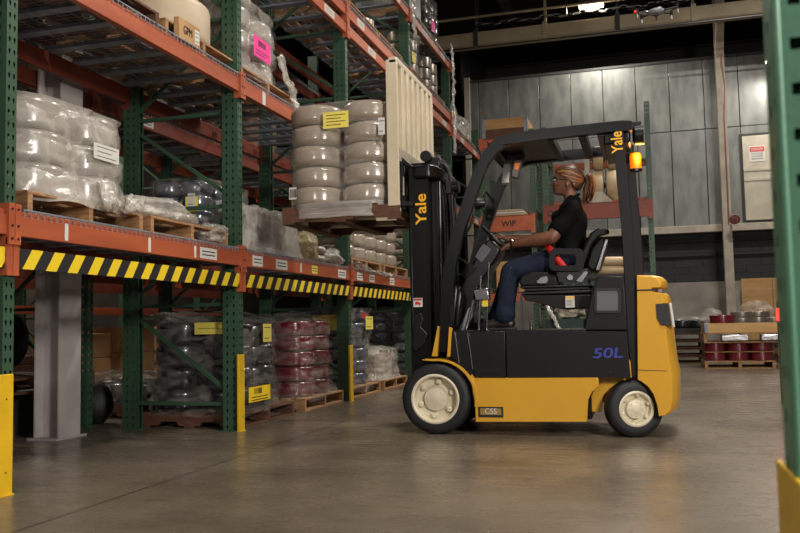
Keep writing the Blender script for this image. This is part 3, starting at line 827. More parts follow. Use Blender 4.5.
# second bay, first level: coils deep, heap in front
P_((-3.85, 6.98, Z1), 'wooden pallet under the dark-wrapped coils right of the second post, first level', PALD)
K4 = coil_proto(.14, .125, m_coilG, rnd=.3)
stack(K4, (-4.08,-3.80), (6.56,6.86,7.16), Z1+.132, .128, 4, 'grey film-wrapped coil in the stack seen behind the second frame, first level', 'grey coils behind the second frame')
WR = wrap('stretch_wrap', -4.25, -3.63, 6.39, 7.36, Z1+.10, Z1+.655, m_filmT, 'thin clear wrap round the grey coils behind the second frame', seed=11, amp=.014, top=.02)
g = WR; LBL = 'yellow and white label on the grey coils behind the second frame'; NM = 'yellow_label'
note(g, NM, 'y', -3.80, -3.68, 1.86, 1.99, 6.372, m_ylabel, 0); note(g, NM, 'y', -3.775, -3.705, 1.90, 2.02, 6.3695, m_paper, 2)
WR = wrap('stretch_wrap', -3.62, -3.29, 6.38, 7.9, Z1+.01, Z1+.40, m_filmV, 'crumpled milky wrap over a bulky load right of the second post, first level', seed=13, amp=.035, top=.05, taper=.22, skirt=.02)
MBx = MB().box(-3.58, -3.34, 6.45, 7.75, Z1+.005, Z1+.34); o = MBx.build('carton', mat('grey_carton', (128,120,112), .7), off=(-3.46,7.1,Z1), bevel=.02); tag(o, 'grey carton inside the crumpled wrap right of the second post', 'box')
lump('loose_wrap', (-3.40,8.0,Z1), (.15,.22,.15), film('stretch_film_yellowed', (206,190,146), base=.3, rng=.4), 'yellowed ball of plastic wrap at the right of the second bay, first level', seed=14, amp=.35)
K5 = coil_proto(.12, .10, m_coil, rnd=.4)
stack(K5, (-3.42,), (8.38,), Z1, .10, 2, 'small tan coil standing behind the yellowed plastic ball', 'small tan coils behind the yellowed ball')
lump('loose_wrap', (-3.42,8.72,Z1), (.18,.20,.09), m_filmV, 'flat heap of pale plastic wrap left of the third post, first level', seed=15, amp=.4)
# third bay, first level: taupe coils under the raised load
P_((-3.77, 9.72, Z1), 'wooden pallet under the taupe coils right of the third post, first level')
P_((-3.77, 10.98, Z1), 'wooden pallet under the farther taupe coils in the third bay, first level')
stack(K1, (-4.0,-3.545), (9.33,9.76,10.19,10.62,11.06), Z1+.132, .172, 3, 'taupe coil on the first level right of the third post, under the raised load', 'taupe coils in the third bay, first level')
WR = wrap('stretch_wrap', -4.24, -3.31, 9.10, 11.3, Z1+.10, Z1+.66, m_filmT, 'clear wrap round the first-level taupe coils right of the third post', seed=16, amp=.014, layers=1, lh=.172, top=.01)
rag('loose_wrap', [(-3.29,9.2,1.60),(-3.24,9.4,1.53),(-3.24,9.9,1.50),(-3.24,10.5,1.50)], .2, m_filmV, 'ragged pale wrap over the beam edge right of the third post', seed=18)
# fourth bay, first level
P_((-3.77, 12.5, Z1), 'wooden pallet of the wrapped load in the fourth bay, first level')
stack(K1, (-4.0,-3.545), (12.2,12.63,13.06), Z1+.132, .172, 4, 'taupe coil in the fourth bay, first level, behind the mast', 'taupe coils in the fourth bay, first level')

# --- second level
Z2 = LV[2][1]+.008
P_((-3.78, 4.60, Z2), 'wooden pallet under the wrapped cartons at the top left, second level', PALD)
o = MB().box(-4.2, -3.36, 4.15, 5.02, Z2+.135, Z2+.62).build('carton', m_carton, off=(-3.8,4.6,Z2+.135), bevel=.01); tag(o, 'brown carton in the wrapped load on the second level, nearest bay', 'box')
WR = wrap('stretch_wrap', -4.23, -3.33, 4.12, 5.05, Z2+.1, Z2+.64, m_film, 'clear wrap round the brown cartons on the second level, nearest bay', seed=21, amp=.02)
P_((-3.78, 5.80, Z2), 'wooden pallet under the cream roll on the second level, left of the second post')
K6 = coil_proto(.41, .36, mat('cream_roll', (204,186,160), .45, rgb2=(186,168,142), nscale=3, bump=.25, bscale=6), r=.12, rnd=.16, name='wrapped_roll', cat='roll')
K6.put((-3.74, 5.86, Z2+.134), 'large cream wrapped roll lying on a pallet on the second level')
o = MB().box(-3.285, -3.235, 5.34, 5.64, Z2+.006, Z2+.17).build('carton', m_carton, off=(-3.4,5.3,Z2+.02), bevel=.006); tag(o, 'small printed carton on the second level beside the cream roll', 'box')
o['_w'] = (-3.4,5.3,Z2+.02)
text_mesh('print', 'GPM', .09, (-3.233,5.46,Z2+.085), (0,1,0), (0,0,1), m_ink, o, width=.12)
note(o, 'barcode', 'x', 5.56, 5.625, Z2+.03, Z2+.14, -3.2345, m_paper, 3)
# white coils with pink sheet
P_((-3.78, 6.98, Z2), 'wooden pallet under the white coils with the pink sheet, second level')
K7 = coil_proto(.22, .20, m_coilW, rnd=.22)
stack(K7, (-4.02,-3.56), (6.66,7.11), Z2+.132, .203, 4, 'white film-wrapped coil in the stack with the pink sheet', 'white coils, second level right of the second post', skip=lambda k,a,b: k == 3 and b == 1)
WR = wrap('stretch_wrap', -4.25, -3.31, 6.40, 7.36, Z2+.09, Z2+.80, m_film, 'clear stretch wrap round the white coils with the pink sheet', seed=22, amp=.02, layers=1, lh=.203, top=.16, taper=.04)
g = WR; LBL = 'bright pink paper sheet on the white wrapped coils'; NM = 'pink_sheet'
sh = note(g, NM, 'x', 6.62, 6.96, 3.27, 3.46, -3.262, m_pink, 0)
mb = MB(); yy = 6.71
for k in range(14): mb.box(-3.260, -3.259, yy, yy+.006, 3.38, 3.43); yy += random.choice((.009,.012,.015))
mb.box(-3.260,-3.259,6.66,6.92,3.33,3.338).box(-3.260,-3.259,6.66,6.86,3.30,3.308); mb.build('print', m_ink, sh)
rag('loose_wrap', [(-3.29,7.22,3.45),(-3.27,7.36,3.25),(-3.26,7.50,3.12),(-3.24,7.52,2.98)], .14, m_filmV, 'tail of plastic wrap hanging from the white coils over the beam', seed=23)
# rear row dim loads
P_((-5.24, 6.98, Z2), 'pallet in the rear row on the second level', PALD)
o = MB().box(-5.6, -4.85, 6.55, 7.4, Z2+.135, Z2+.5).build('carton', m_carton, off=(-5.2,7,Z2+.135), bevel=.01); tag(o, 'brown carton in the rear row on the second level, behind the white coils', 'box')
# second level fourth bay, behind the load backrest
for q, yy in ((1, 13.7), (0, 12.4)):
    P_((-3.77, yy, Z2), 'wooden pallet under pale wrapped coils in the fourth bay, second level, %s' % ('near half','far half')[q])
    stack(K7, (-4.0,-3.55), (yy-.22,yy+.23), Z2+.132, .203, 3, 'pale wrapped coil in the fourth bay, second level, %s' % ('near half','far half')[q], 'pale coils in the fourth bay, second level, %s' % ('near half','far half')[q])
    WR = wrap('stretch_wrap', -4.24, -3.31, yy-.47, yy+.48, Z2+.1, Z2+.75, m_film, 'clear wrap round the pale coils in the fourth bay, second level, %s' % ('near half','far half')[q], seed=30+q, amp=.02, layers=1, lh=.203)
g = WR; LBL = 'yellow label on the pale coils behind the mast top'; NM = 'yellow_label'; note(g, NM, 'x', 12.4, 12.7, 3.35, 3.5, -3.285, m_ylabel, 2)

# --- third level
Z3 = LV[3][1]+.24
P_((-3.78, 9.80, Z3), 'wooden pallet with grey silver coil on the third level, right of the third post')
K8 = coil_proto(.18, .19, m_coilS, r=.09, rnd=.10, name='silver_coil')
stack(K8, (-3.55,-3.98), (10.45,), Z3+.132, .195, 1, 'silver coil standing on a pallet of the third level', 'silver coils on the third level')
P_((-3.78, 10.55, Z3+.0) if False else (-3.78, 10.97, Z3), 'wooden pallet under the silver coils on the third level')
o = MB().box(-3.9, -3.5, 9.5, 10.1, Z3+.135, Z3+.2).build('flat_carton', m_carton, off=(-3.7,9.8,Z3+.135)); tag(o, 'flat brown carton lying on a third-level pallet', 'box')
for q, yy in enumerate((12.35, 13.65)):
    P_((-3.78, yy, Z3), 'wooden pallet under grey coils in the fourth bay, third level, %s' % ('near half','far half')[q])
    stack(K8, (-4.0,-3.52), (yy-.2,yy+.2), Z3+.132, .195, 3, 'silver grey coil in the fourth bay, third level, %s' % ('near half','far half')[q], 'silver coils in the fourth bay, third level, %s' % ('near half','far half')[q])
WR = wrap('stretch_wrap', -4.23, -3.31, 11.93, 12.82, Z3+.1, Z3+.72, m_filmT, 'clear wrap round the silver coils of the fourth bay, third level', seed=39, amp=.015)
g = WR; LBL = 'yellow label on the silver coils of the third level'; NM = 'yellow_label'; note(g, NM, 'x', 12.05, 12.25, 4.86, 5.02, -3.285, m_ylabel, 2)
for q, yy in enumerate((15.2, 16.4)):
    P_((-3.78, yy, LV[3][1]+.008), 'wooden pallet in the last bay, third level, %s' % ('near half','far half')[q])
    WR = wrap('wrapped_load', -4.2, -3.34, yy-.5, yy+.5, LV[3][1]+.14, LV[3][1]+.55, m_filmV, 'pale wrapped load at the end of the aisle row, third level, %s' % ('near half','far half')[q], seed=40+q, amp=.03, cat='wrapped load')
    o = MB().box(-4.1, -3.44, yy-.42, yy+.42, LV[3][1]+.142, LV[3][1]+.5).build('carton', m_coilG, off=(-3.8,yy,LV[3][1]+.142)); tag(o, 'grey carton inside the wrap at the end of the row, third level, %s' % ('near half','far half')[q], 'box')
g = WR; LBL = 'yellow label on the load at the end of the aisle row'; NM = 'yellow_label'; note(g, NM, 'x', 14.85, 15.15, 4.66, 4.84, -3.305, m_ylabel, 2)
rag('loose_wrap', [(-3.22,14.5,5.9),(-3.19,14.5,5.4),(-3.2,14.52,4.9),(-3.19,14.5,4.3),(-3.2,14.5,3.9)], .16, m_filmV, 'long strip of plastic hanging down the end post', seed=44)
rag('loose_wrap', [(-3.21,11.9,5.9),(-3.19,11.85,5.5),(-3.2,11.95,5.2),(-3.19,12.2,5.15)], .14, m_filmV, 'strip of plastic hanging from the top-level load', seed=45)
# --- top level
Z4 = LV[4][1]+.008
P_((-3.78, 12.5, Z4), 'wooden pallet under the grey-white wrapped block, top level')
o = MB().box(-4.2, -3.36, 12.05, 12.95, Z4+.135, Z4+.75).build('wrapped_block', mat('pale_block', (170,166,156), .4, bump=.4, bscale=12, coat=.5), off=(-3.8,12.5,Z4+.135), bevel=.04); tag(o, 'tall pale wrapped block on the top level', 'wrapped load')
P_((-3.78, 13.75, Z4), 'wooden pallet under the black coils with a pink label, top level')
K9 = coil_proto(.21, .18, m_coilK, rnd=.25)
stack(K9, (-4.0,-3.55), (13.5,13.95), Z4+.132, .183, 4, 'black wrapped coil on the top level', 'black coils on the top level')
WR = wrap('stretch_wrap', -4.23, -3.32, 13.25, 14.2, Z4+.1, Z4+.87, m_filmT, 'clear wrap round the black coils of the top level', seed=46, amp=.02, layers=1, lh=.183)
g = WR; LBL = 'pink label on the black coils of the top level'; NM = 'pink_label'; note(g, NM, 'x', 13.35, 13.6, 5.80, 5.98, -3.29, m_pink, 0)

# --- ground loads
P_((-3.80, 6.98, 0), 'brown pallet under the black wrapped coils behind the second post', PALD)
K10 = coil_proto(.22, .19, m_coilK, rnd=.22)
stack(K10, (-4.02,-3.57), (6.67,7.11), .132, .192, 4, 'black coil in the film-wrapped stack on the floor behind the second post', 'black coils on the floor behind the second post')
WR = wrap('stretch_wrap', -4.27, -3.31, 6.40, 7.37, .10, .90, m_filmT, 'clear wrinkled wrap round the black coils on the floor behind the second post', seed=51, amp=.022, layers=1, lh=.192, top=.10, taper=.05, skirt=.02)
lump('loose_wrap', (-4.05,6.75,.91), (.22,.28,.05), m_film, 'crumpled wrap bunched on top of the black coils on the floor', seed=52, amp=.5)
g = WR; LBL = 'yellow shipping placard low on the black wrapped coils'; NM = 'yellow_placard'
note(g, NM, 'x', 6.50, 6.92, .21, .34, -3.272, mat('placard_yellow', (244,206,30), .5), 0)
mb = MB(); yy = 6.60
for k in range(10): mb.box(-3.2698,-3.269,yy,yy+.008,.275,.325); yy += random.choice((.012,.016,.02))
for zz in (.25,.225): mb.box(-3.2698,-3.269,6.55,6.87,zz-.004,zz+.004)
mb.build('print', m_ink, g)
g = WR; LBL = 'pale yellow label near the top of the black wrapped coils'; NM = 'yellow_label'; note(g, NM, 'x', 6.78, 6.95, .72, .88, -3.27, m_ylabel, 2)
g = WR; LBL = 'yellow label on the shadowed left side of the black coils'; NM = 'yellow_label'; note(g, NM, 'y', -3.72, -3.45, .80, .90, 6.385, m_ylabel, 1)
P_((-3.80, 8.36, 0), 'wooden pallet under the maroon reels on the floor')
K11 = coil_proto(.215, .150, m_coilR, r=.08, rnd=.12, name='maroon_reel', cat='reel', hub=m_coilK)
stack(K11, (-4.02,-3.56), (8.09,8.54), .135, .156, 5, 'maroon reel in the film-wrapped stack on the floor left of the third post', 'maroon reels on the floor')
WR = wrap('stretch_wrap', -4.26, -3.30, 7.83, 8.80, .09, .90, m_filmT, 'loose clear wrap over the maroon reels on the floor', seed=53, amp=.03, layers=1, lh=.156, top=.09, taper=.06, skirt=.03)
P_((-3.80, 9.72, 0), 'wooden pallet under the grey coils right of the third post')
K12 = coil_proto(.215, .150, m_coilG, rnd=.25)
stack(K12, (-4.02,-3.56), (9.42,9.87), .132, .153, 6, 'grey coil in the wrapped stack on the floor right of the third post', 'grey coils on the floor right of the third post')
WR = wrap('stretch_wrap', -4.27, -3.31, 9.15, 10.14, .06, 1.06, m_filmT, 'clear wrap round the grey coils on the floor right of the third post', seed=54, amp=.02, layers=1, lh=.153, top=.02, skirt=.05)
g = WR; LBL = 'cream label high on the grey coils right of the third post'; NM = 'yellow_label'; note(g, NM, 'x', 9.62, 9.9, .80, .96, -3.275, m_ylabel, 2)
g = WR; LBL = 'small red label on the grey coils right of the third post'; NM = 'red_label'; note(g, NM, 'x', 9.46, 9.6, .94, 1.0, -3.27, m_redink, 0)
g = WR; LBL = 'yellow label on the left face of the grey coils, behind the third frame'; NM = 'yellow_label'; note(g, NM, 'y', -3.76, -3.42, .80, .98, 9.125, m_ylabel, 2)
P_((-3.80, 10.98, 0), 'wooden pallet of the low white wrapped load on the floor')
WR = wrap('wrapped_load', -4.25, -3.36, 10.45, 11.45, .12, .52, m_filmV, 'low white wrapped load on the floor of the third bay', seed=55, amp=.03, cat='wrapped load', skirt=.05)
o = MB().box(-4.15,-3.48,10.55,11.35,.135,.46).build('carton', mat('pale_carton', (176,164,150), .7), off=(-3.8,11,.135)); tag(o, 'pale carton inside the low white wrapped load', 'box')
lump('blue_bag', (-3.95,10.9,.56), (.2,.3,.12), mat('blue_sheet', (54,84,110), .4), 'crumpled dark blue bag on the low white load', seed=56, cat='bag', amp=.4)
P_((-3.80, 12.6, 0), 'wooden pallet under the dark coils in the fourth bay floor', PALD)
stack(K12, (-4.02,-3.56), (12.3,12.75), .132, .153, 6, 'grey coil on the floor of the fourth bay', 'grey coils on the floor of the fourth bay')
WR = wrap('stretch_wrap', -4.27, -3.31, 12.05, 13.0, .1, 1.07, m_filmT, 'clear wrap round the grey coils on the floor of the fourth bay', seed=57, amp=.02, layers=1, lh=.153)
# rear floor things in the nearest bay
P_((-5.25, 4.9, 0), 'low pallet deep in the rear row behind the first post', PALD)
lump('wrapped_heap', (-5.2,4.9,.135), (.42,.5,.18), m_film, 'dark heap of film-wrapped goods deep behind the first post', seed=60, cat='wrapped load')
P_((-5.25, 7.6, 0), 'pallet under the wrapped black coils deep in the rear row', PALD)
stack(K10, (-5.45,-5.02), (7.35,7.8), .132, .192, 1, 'black coil low in the rear row, seen left of the second frame', 'black coils low in the rear row')
WR = wrap('stretch_wrap', -5.7, -4.78, 7.1, 8.05, .1, .37, m_film, 'clear wrap over the low black coils in the rear row', seed=61, amp=.03)
def hose(x, y, z, R, r, m, name, label, axis='x', cat='hose'):
    mb = MB()
    for k in range(4):
        pts = [Vector((x+(k-1.5)*r*1.6, y+math.cos(a*2*PI/28)*(R-.02*(k%2)), z+math.sin(a*2*PI/28)*(R-.02*(k%2)))) for a in range(29)]
        mb.tube(pts, r, 8, cap=False)
    o = mb.build(name, m, smooth=60, off=(x,y,z-R)); return tag(o, label, cat)
hose(-5.4, 6.0, .78, .23, .035, m_rubber, 'black_hose', 'black coiled hose hanging deep behind the first post')
P_((-5.3, 5.95, .35), 'pallet stack deep behind the first post, under the hanging hose', PALD)
o = MB().box(-5.6,-5.0,5.6,6.4,.0,.345).build('dark_crate', m_darkst, off=(-5.3,6,0)); tag(o, 'dark crate under the pallet deep behind the first post', 'crate')
lump('rubber_roll', (-4.9, 6.6, 0), (.2,.16,.18), m_rubber, 'black rubber roll on the floor left of the second frame', seed=62, amp=.05, cat='roll')
# distant row loads
for k, (y, z, hh, col, lab) in enumerate(((9.0,0,.85,m_carton,'tan carton load at the far left of the distant row'),(10.1,0,.5,m_woodD,'stack of brown boards on the floor of the distant row'),(11.6,0,.8,m_carton,'tall tan carton load in the distant row, left of the second frame'),(12.9,0,.9,m_carton,'tan carton load in the distant row, behind the second frame'),(14.6,0,.9,m_carton,'tan carton load in the right part of the distant row'),(12.4,1.63,.35,m_wood,'shallow wooden crate on the middle beam of the distant row'),(15,1.63,.4,m_wood,'wooden crate on the right beam of the distant row'),(9.4,1.63,.5,m_carton,'carton on the left beam of the distant row'))):
    g = thing('stacked_load', (-9,y,z), lab, 'box')
    n = 4 if col in (m_woodD,) else 2
    for q in range(n): MB().box(-9.45, -8.6, y-.46+.01*q, y+.46-.01*q, z+hh*q/n+(.005 if q else .004), z+hh*(q+1)/n).build('box', col, g, bevel=.012)
    if z > 0: MB().box(-9.5,-8.55,y-.5,y+.5,z-.028,z+.003).build('shelf_board', m_woodD, g)
# upper storeys of the rear row: wrapped shapes between the decks
for k, (y, L) in enumerate(((4.6,1),(5.6,1),(8.1,1),(10,1),(12.6,1),(8.0,2),(10.2,2),(12.8,2),(5.2,3),(7.6,3),(10.2,3))):
    zz = LV[L][1]+.008
    wd = ['near','second','third','fourth','fifth','sixth','seventh','eighth','ninth','tenth','eleventh'][k]
    P_((-5.24, y, zz), 'pallet in the rear row on the %s, %s from the left end' % (LN[L], wd), PALD)
    o = MB().box(-5.62,-4.88,y-.44,y+.44,zz+.133,zz+.133+random.uniform(.35,.62)).build('wrapped_block', (m_carton, m_coilG, m_coilW)[k % 3], off=(-5.24,y,zz+.133), bevel=.05)
    tag(o, '%s goods block, rear row %s, %s from the left end' % (('brown','dark grey','pale')[k % 3], LN[L], wd), 'wrapped load')


# ------------------------------------------------------------------ the forklift
TN, TF = 6.32, 7.38; TM = 6.85
T = thing('forklift', (-.85, TM, 0), 'yellow and black electric forklift carrying a raised pallet of taupe coils', 'forklift')
def pp(pts, Y=TN): return px_poly(pts, Y)
def both(fn, y0, y1):
    """build near side and its mirror on the far side"""
    fn(y0, y1); fn(2*TM-y1, 2*TM-y0)
def wheel(c, R, rr, y0, w, m_rim, lugs, steer=0, name='front_wheel', face=-1, dish=.05):
    """tyre with a dished rim; y0 = outer face, grows inward by w; local build around c"""
    cx, cz = c; s = -face
    yo = 0
    def Yy(t): return t*s
    tyre = [(rr,Yy(.0)),(R-.045,Yy(-.004)),(R-.015,Yy(.004)),(R-.003,Yy(.018)),(R,Yy(.035)),(R,Yy(w-.035)),(R-.015,Yy(w-.004)),(rr,Yy(w)),(rr,Yy(.0))]
    rim = [(rr+.002,Yy(.004)),(rr+.002,Yy(-.002)),(rr-.010,Yy(-.006)),(rr-.020,Yy(.0)),(rr-.028,Yy(dish)),(rr-.05,Yy(dish+.012)),(.100*R/.265,Yy(dish+.012)),(.094*R/.265,Yy(dish+.0)),(.088*R/.265,Yy(dish-.022)),(.080*R/.265,Yy(dish-.022)),(.045*R/.265,Yy(dish-.030)),(.018,Yy(dish-.034)),(.0,Yy(dish-.034))]
    rot = Matrix.Rotation(math.radians(steer), 3, 'Z')
    base = Vector((cx, y0, cz)); piv = Vector((cx, y0+s*w/2, cz))
    def place(mb):
        mb.v = [tuple(piv+rot@(Vector(v)+base-piv)) for v in mb.v]; return mb
    t = place(MB().lathe(tyre, (0,0,0), 'y', 56)).build(name, m_rubber, T, smooth=35)
    rb = MB(); rb.lathe(rim, (0,0,0), 'y', 48, cap0=False)
    n = lugs; rl = .128*R/.265
    for k in range(n):
        a = 2*PI*(k+.35)/n
        rb.lathe([(.023*R/.265,Yy(dish+.014)),(.021*R/.265,Yy(dish-.014)),(.013*R/.265,Yy(dish-.022)),(.0,Yy(dish-.022))], (rl*math.cos(a),0,rl*math.sin(a)), 'y', 12)
    for k in range(8):
        a = 2*PI*k/8; rb.lathe([(.007,Yy(dish-.018)),(.006,Yy(dish-.031)),(.0,Yy(dish-.032))], (.062*R/.265*math.cos(a),0,.062*R/.265*math.sin(a)), 'y', 8)
    place(rb).build('rim', m_rim, t, smooth=40)
    bk = MB().lathe([(rr-.002,Yy(w*.5)),(.0,Yy(w*.5)),(0,Yy(w*.55)),(rr-.002,Yy(w*.55)),(rr-.002,Yy(w*.5))], (0,0,0), 'y', 32)
    place(bk).build('hub_plate', m_darkst, t)
fc = atY(437, 399.3, TN); rc = atY(633, 409.5, 6.36)
wheel((fc.x-.015, .272), .272, .190, TN, .19, m_cream, 6)
wheel((fc.x-.015, .272), .272, .190, TF, .19, m_cream, 6, face=1)
wheel((rc.x, .207), .207, .128, 6.35, .15, m_cream, 6, steer=20, name='rear_wheel', dish=.03)
wheel((rc.x, .207), .207, .128, 7.35, .15, m_cream, 6, steer=20, name='rear_wheel', face=1, dish=.03)
MB().tube([(fc.x,6.45,.268),(fc.x,7.25,.268)], .06, 16).build('drive_axle', m_black, T, smooth=50)
MB().tube([(rc.x,6.47,.207),(rc.x,7.23,.207)], .045, 12).box(rc.x-.1,rc.x+.1,6.55,7.15,.15,.27).build('steer_axle', m_darkst, T)
# lower yellow frame
fr = pp([(470,378),(598,377),(599,386),(592,392),(588,400),(587,422),(475,422),(474.5,405),(472,392)])
def f(y0, y1): MB().prism(fr, y0, y1).build('lower_frame', m_truckY, T, bevel=.006)
both(f, 6.335, 6.40)
rearbr = pp([(598,377),(637,378),(636,386),(628,383),(618,384),(610,390),(603,397),(600,414),(590,414),(590,398)])
def f(y0, y1): MB().prism(rearbr, y0, y1).build('rear_bracket', m_truckY, T, bevel=.004)
both(f, 6.46, 6.50)
MB().box(-1.30, -.42, 6.41, 7.29, .12, .43).build('chassis', m_black, T, bevel=.01)
# badge
g0 = MB().box(*( [atY(478,412,TN).x, atY(503,412,TN).x] + [6.331,6.335] + [atY(490,417.5,TN).z, atY(490,407,TN).z])).build('badge', m_ink, T)
MB().box(atY(480,412,TN).x, atY(501,412,TN).x, 6.3295,6.331, atY(490,415,TN).z, atY(490,408.5,TN).z).build('gold_field', mat('gold', (150,120,60), .4), g0)
text_mesh('lettering', 'CSS', .06, (atY(490.5,411.6,TN).x, 6.329, atY(490,411.6,TN).z), (1,0,0), (0,0,1), m_paper, g0, width=.09)
# front fender
R0, R1 = .295, .312; mb = MB(); prev = None
outer = []; inner = []
for k in range(19):
    a = math.radians(96-k*5.9)
    outer.append((fc.x+R1*math.cos(a)+ .012*k/18, .268+R1*math.sin(a))); inner.append((fc.x+R0*math.cos(a), .268+R0*math.sin(a)))
poly = [(fc.x-.115,.268+R1-.003),*outer,*reversed(inner),(fc.x-.115,.268+R1-.010)]
def f(y0, y1): MB().prism(poly, y0, y1).build('front_fender', m_truckY, T, bevel=.002)
both(f, 6.33, 6.57)
def f(y0, y1):
    q = [(fc.x+R0*math.cos(math.radians(50-5*k))+.002, .268+R0*math.sin(math.radians(50-5*k))) for k in range(12)]
    e = pp([(475,422),(475,378),(468,372)]); MB().prism([*q[::-1], *[e[2], e[1], e[0]]], y0, y1).build('fender_web', m_truckY, T)
both(f, 6.345, 6.40)
def f(y0, y1):
    MB().prism(pp([(437,326),(438.5,327),(436.5,356.5),(431,356.5)]), y0, y1).build('fender_strut', m_truckY, T, bevel=.002)
    MB().prism(pp([(448.5,327),(451.5,328),(449.5,357),(446.5,357)]), y0, y1).build('fender_strut', m_truckY, T, bevel=.002)
both(f, 6.34, 6.37)
# side covers
def f(y0, y1):
    MB().prism(pp([(450.5,330.5),(469,331),(474,371),(469,377),(463,366),(450,357)]), y0+.012, y1).build('toe_panel', m_plastic, T, bevel=.004)
    MB().prism(pp([(468,331),(504.5,331),(505.5,378),(475,377.5)]), y0, y1).build('front_cover', m_plastic, T, bevel=.004)
    MB().prism(pp([(505.5,331),(626.5,331.5),(631,377.5),(506.5,378)]), y0+.003, y1).build('battery_cover', m_plum if y0 < TM else m_plum, T, bevel=.004)
both(f, 6.33, 6.36)
mb = MB()
for a, b in (((454.5,332),(459,363)),((467.5,333),(472.5,369))):
    p, q = atY(*a, 6.328), atY(*b, 6.328); mb.tube([(p.x,6.334,p.z),(q.x,6.334,q.z)], .0055, 8)
mb.build('trim_rod', m_chrome, T, smooth=60)
mb = MB()
for k in range(9):
    p = atY(472+k*4.2, 371, TN); mb.box(p.x, p.x+.018, 6.3285, 6.33, p.z-.003, p.z+.003)
mb.build('vent_slots', m_ink, T)
text_mesh('lettering', '50L', .105, (atY(608,353.5,6.33).x, 6.3325, atY(608,353.5,6.33).z), (1,0,.02), (.18,0,1), m_blueink, T, bold=.0016, width=.215)
p = atY(610,372,6.33); MB().lathe([(.010,0),(.008,-.004),(0,-.004)], (p.x,6.333,p.z), 'y', 12).build('plug', m_ink, T)
MB().prism(pp([(628.5,358),(630.5,362),(631.5,377.5),(629.5,377.5)]), 6.334, 6.36).build('yellow_strip', m_truckY, T)
# decks
xa, xb = atY(450,331,TN).x, atY(628,331,TN).x
MB().box(xa, atY(586,331,TN).x, 6.36, 7.34, .772, .792).build('platform', m_plastic, T, bevel=.004)
MB().box(xa+.03, xb, 6.365, 7.335, .45, .77).build('battery_box', m_black, T)
# hood box behind the seat
hd = pp([(597,275.5),(624.5,276),(628,331),(583,331),(590,296)])
MB().prism(hd, 6.37, 7.33).build('rear_hood', m_plum, T, bevel=.012)
mb = MB()
def rr_px(x0, y0, x1, y1, r, Y, n=4):
    pts = []
    for (cx_, cy_, a0) in ((x1-r,y0+r,-90),(x1-r,y1-r,0),(x0+r,y1-r,90),(x0+r,y0+r,180)):
        for k in range(n+1):
            a = math.radians(a0+90*k/n); pts.append((cx_+r*math.cos(a), cy_+r*math.sin(a)))
    return px_poly(pts, Y)
ho = MB().ring_prism(rr_px(594.5,288,621,313,3.5,6.37), rr_px(597,290.5,618.5,310.5,2,6.37), 6.358, 6.372).build('hood_window_frame', m_ink, T)
MB().prism(rr_px(597,290.5,618.5,310.5,2,6.37), 6.366, 6.372).build('inner_panel', mat('grey_insert', (92,92,98), .5), ho)
# counterweight
def loft_y(poly, ys, fx, name, m, bevel=0, parent=T):
    n = len(poly); V = []; Fs = []
    for y in ys: V += [(*[fx(p, y)[0]], y, fx(p, y)[1]) for p in poly]
    for i in range(len(ys)-1):
        for k in range(n): Fs.append((i*n+k, i*n+(k+1) % n, (i+1)*n+(k+1) % n, (i+1)*n+k))
    tri = tessellate_polygon([[Vector((p[0], p[1], 0)) for p in poly]])
    Fs += [tuple(t) for t in tri]; o = (len(ys)-1)*n; Fs += [tuple(i+o for i in reversed(t)) for t in tri]
    mb = MB(); mb.add(V, Fs); return mb.build(name, m, parent, smooth=40, bevel=bevel)
cw = [(637,275.5),(655,275.5),(663,277),(668,281),(668.5,287),(667.5,288),(656,288.5),(656,292),(668,293.5),(671,296),(674,320),(676,340),(679,362),(681.5,371),(682,398),(680,408),(674,412.5),(664,414),(662,403),(657,392),(650,384.5),(642,380),(637,378.5)]
cwp = pp(cw, 6.50); x0c = cwp[0][0]; x1c = max(p[0] for p in cwp)
ys = [6.335,6.345,6.36,6.39,6.44,6.52,6.65,6.85,7.05,7.18,7.26,7.31,7.34,7.355,7.365]
def fx(p, y):
    t = abs(y-TM)/.515; s = t**5
    x = p[0]-(.075*s)*((p[0]-x0c)/(x1c-x0c)); zz = p[1]-(.014*(s**3) if p[1] > 1.1 else 0)
    return x, zz
cwo = loft_y(cwp, ys, fx, 'counterweight', m_truckY, bevel=.004)
rec = pp([(656,304),(668.5,303),(671.5,326),(661,325),(657,318)], 6.34)
loft_y(rec, [6.325,6.345], lambda p, y: p, 'tail_recess', m_ink, parent=cwo)
MB().prism(pp([(669,303),(671.5,303),(675,327),(672.5,327)], 6.36), 6.338, 6.40).build('tail_glint', m_paper, cwo, bevel=.003)  # white strip: the bright reflection here is put into its colour
mb = MB(); a = atY(638,370,6.33); b = atY(676,371,6.33); mb.bar((a.x,6.334,a.z),(b.x-.06,6.336,b.z), .004, .004); mb.build('panel_seam', m_ink, cwo)
MB().prism(pp([(637,289.5),(656,289),(656,290.5),(637,291)], 6.335), 6.331, 6.336).build('panel_seam', m_ink, cwo)
text_mesh('lettering', '50', .03, (atY(660,290.4,6.4).x, 6.40, atY(660,290.6,6.4).z), (1,0,0), (0,0,1), m_paper, cwo)

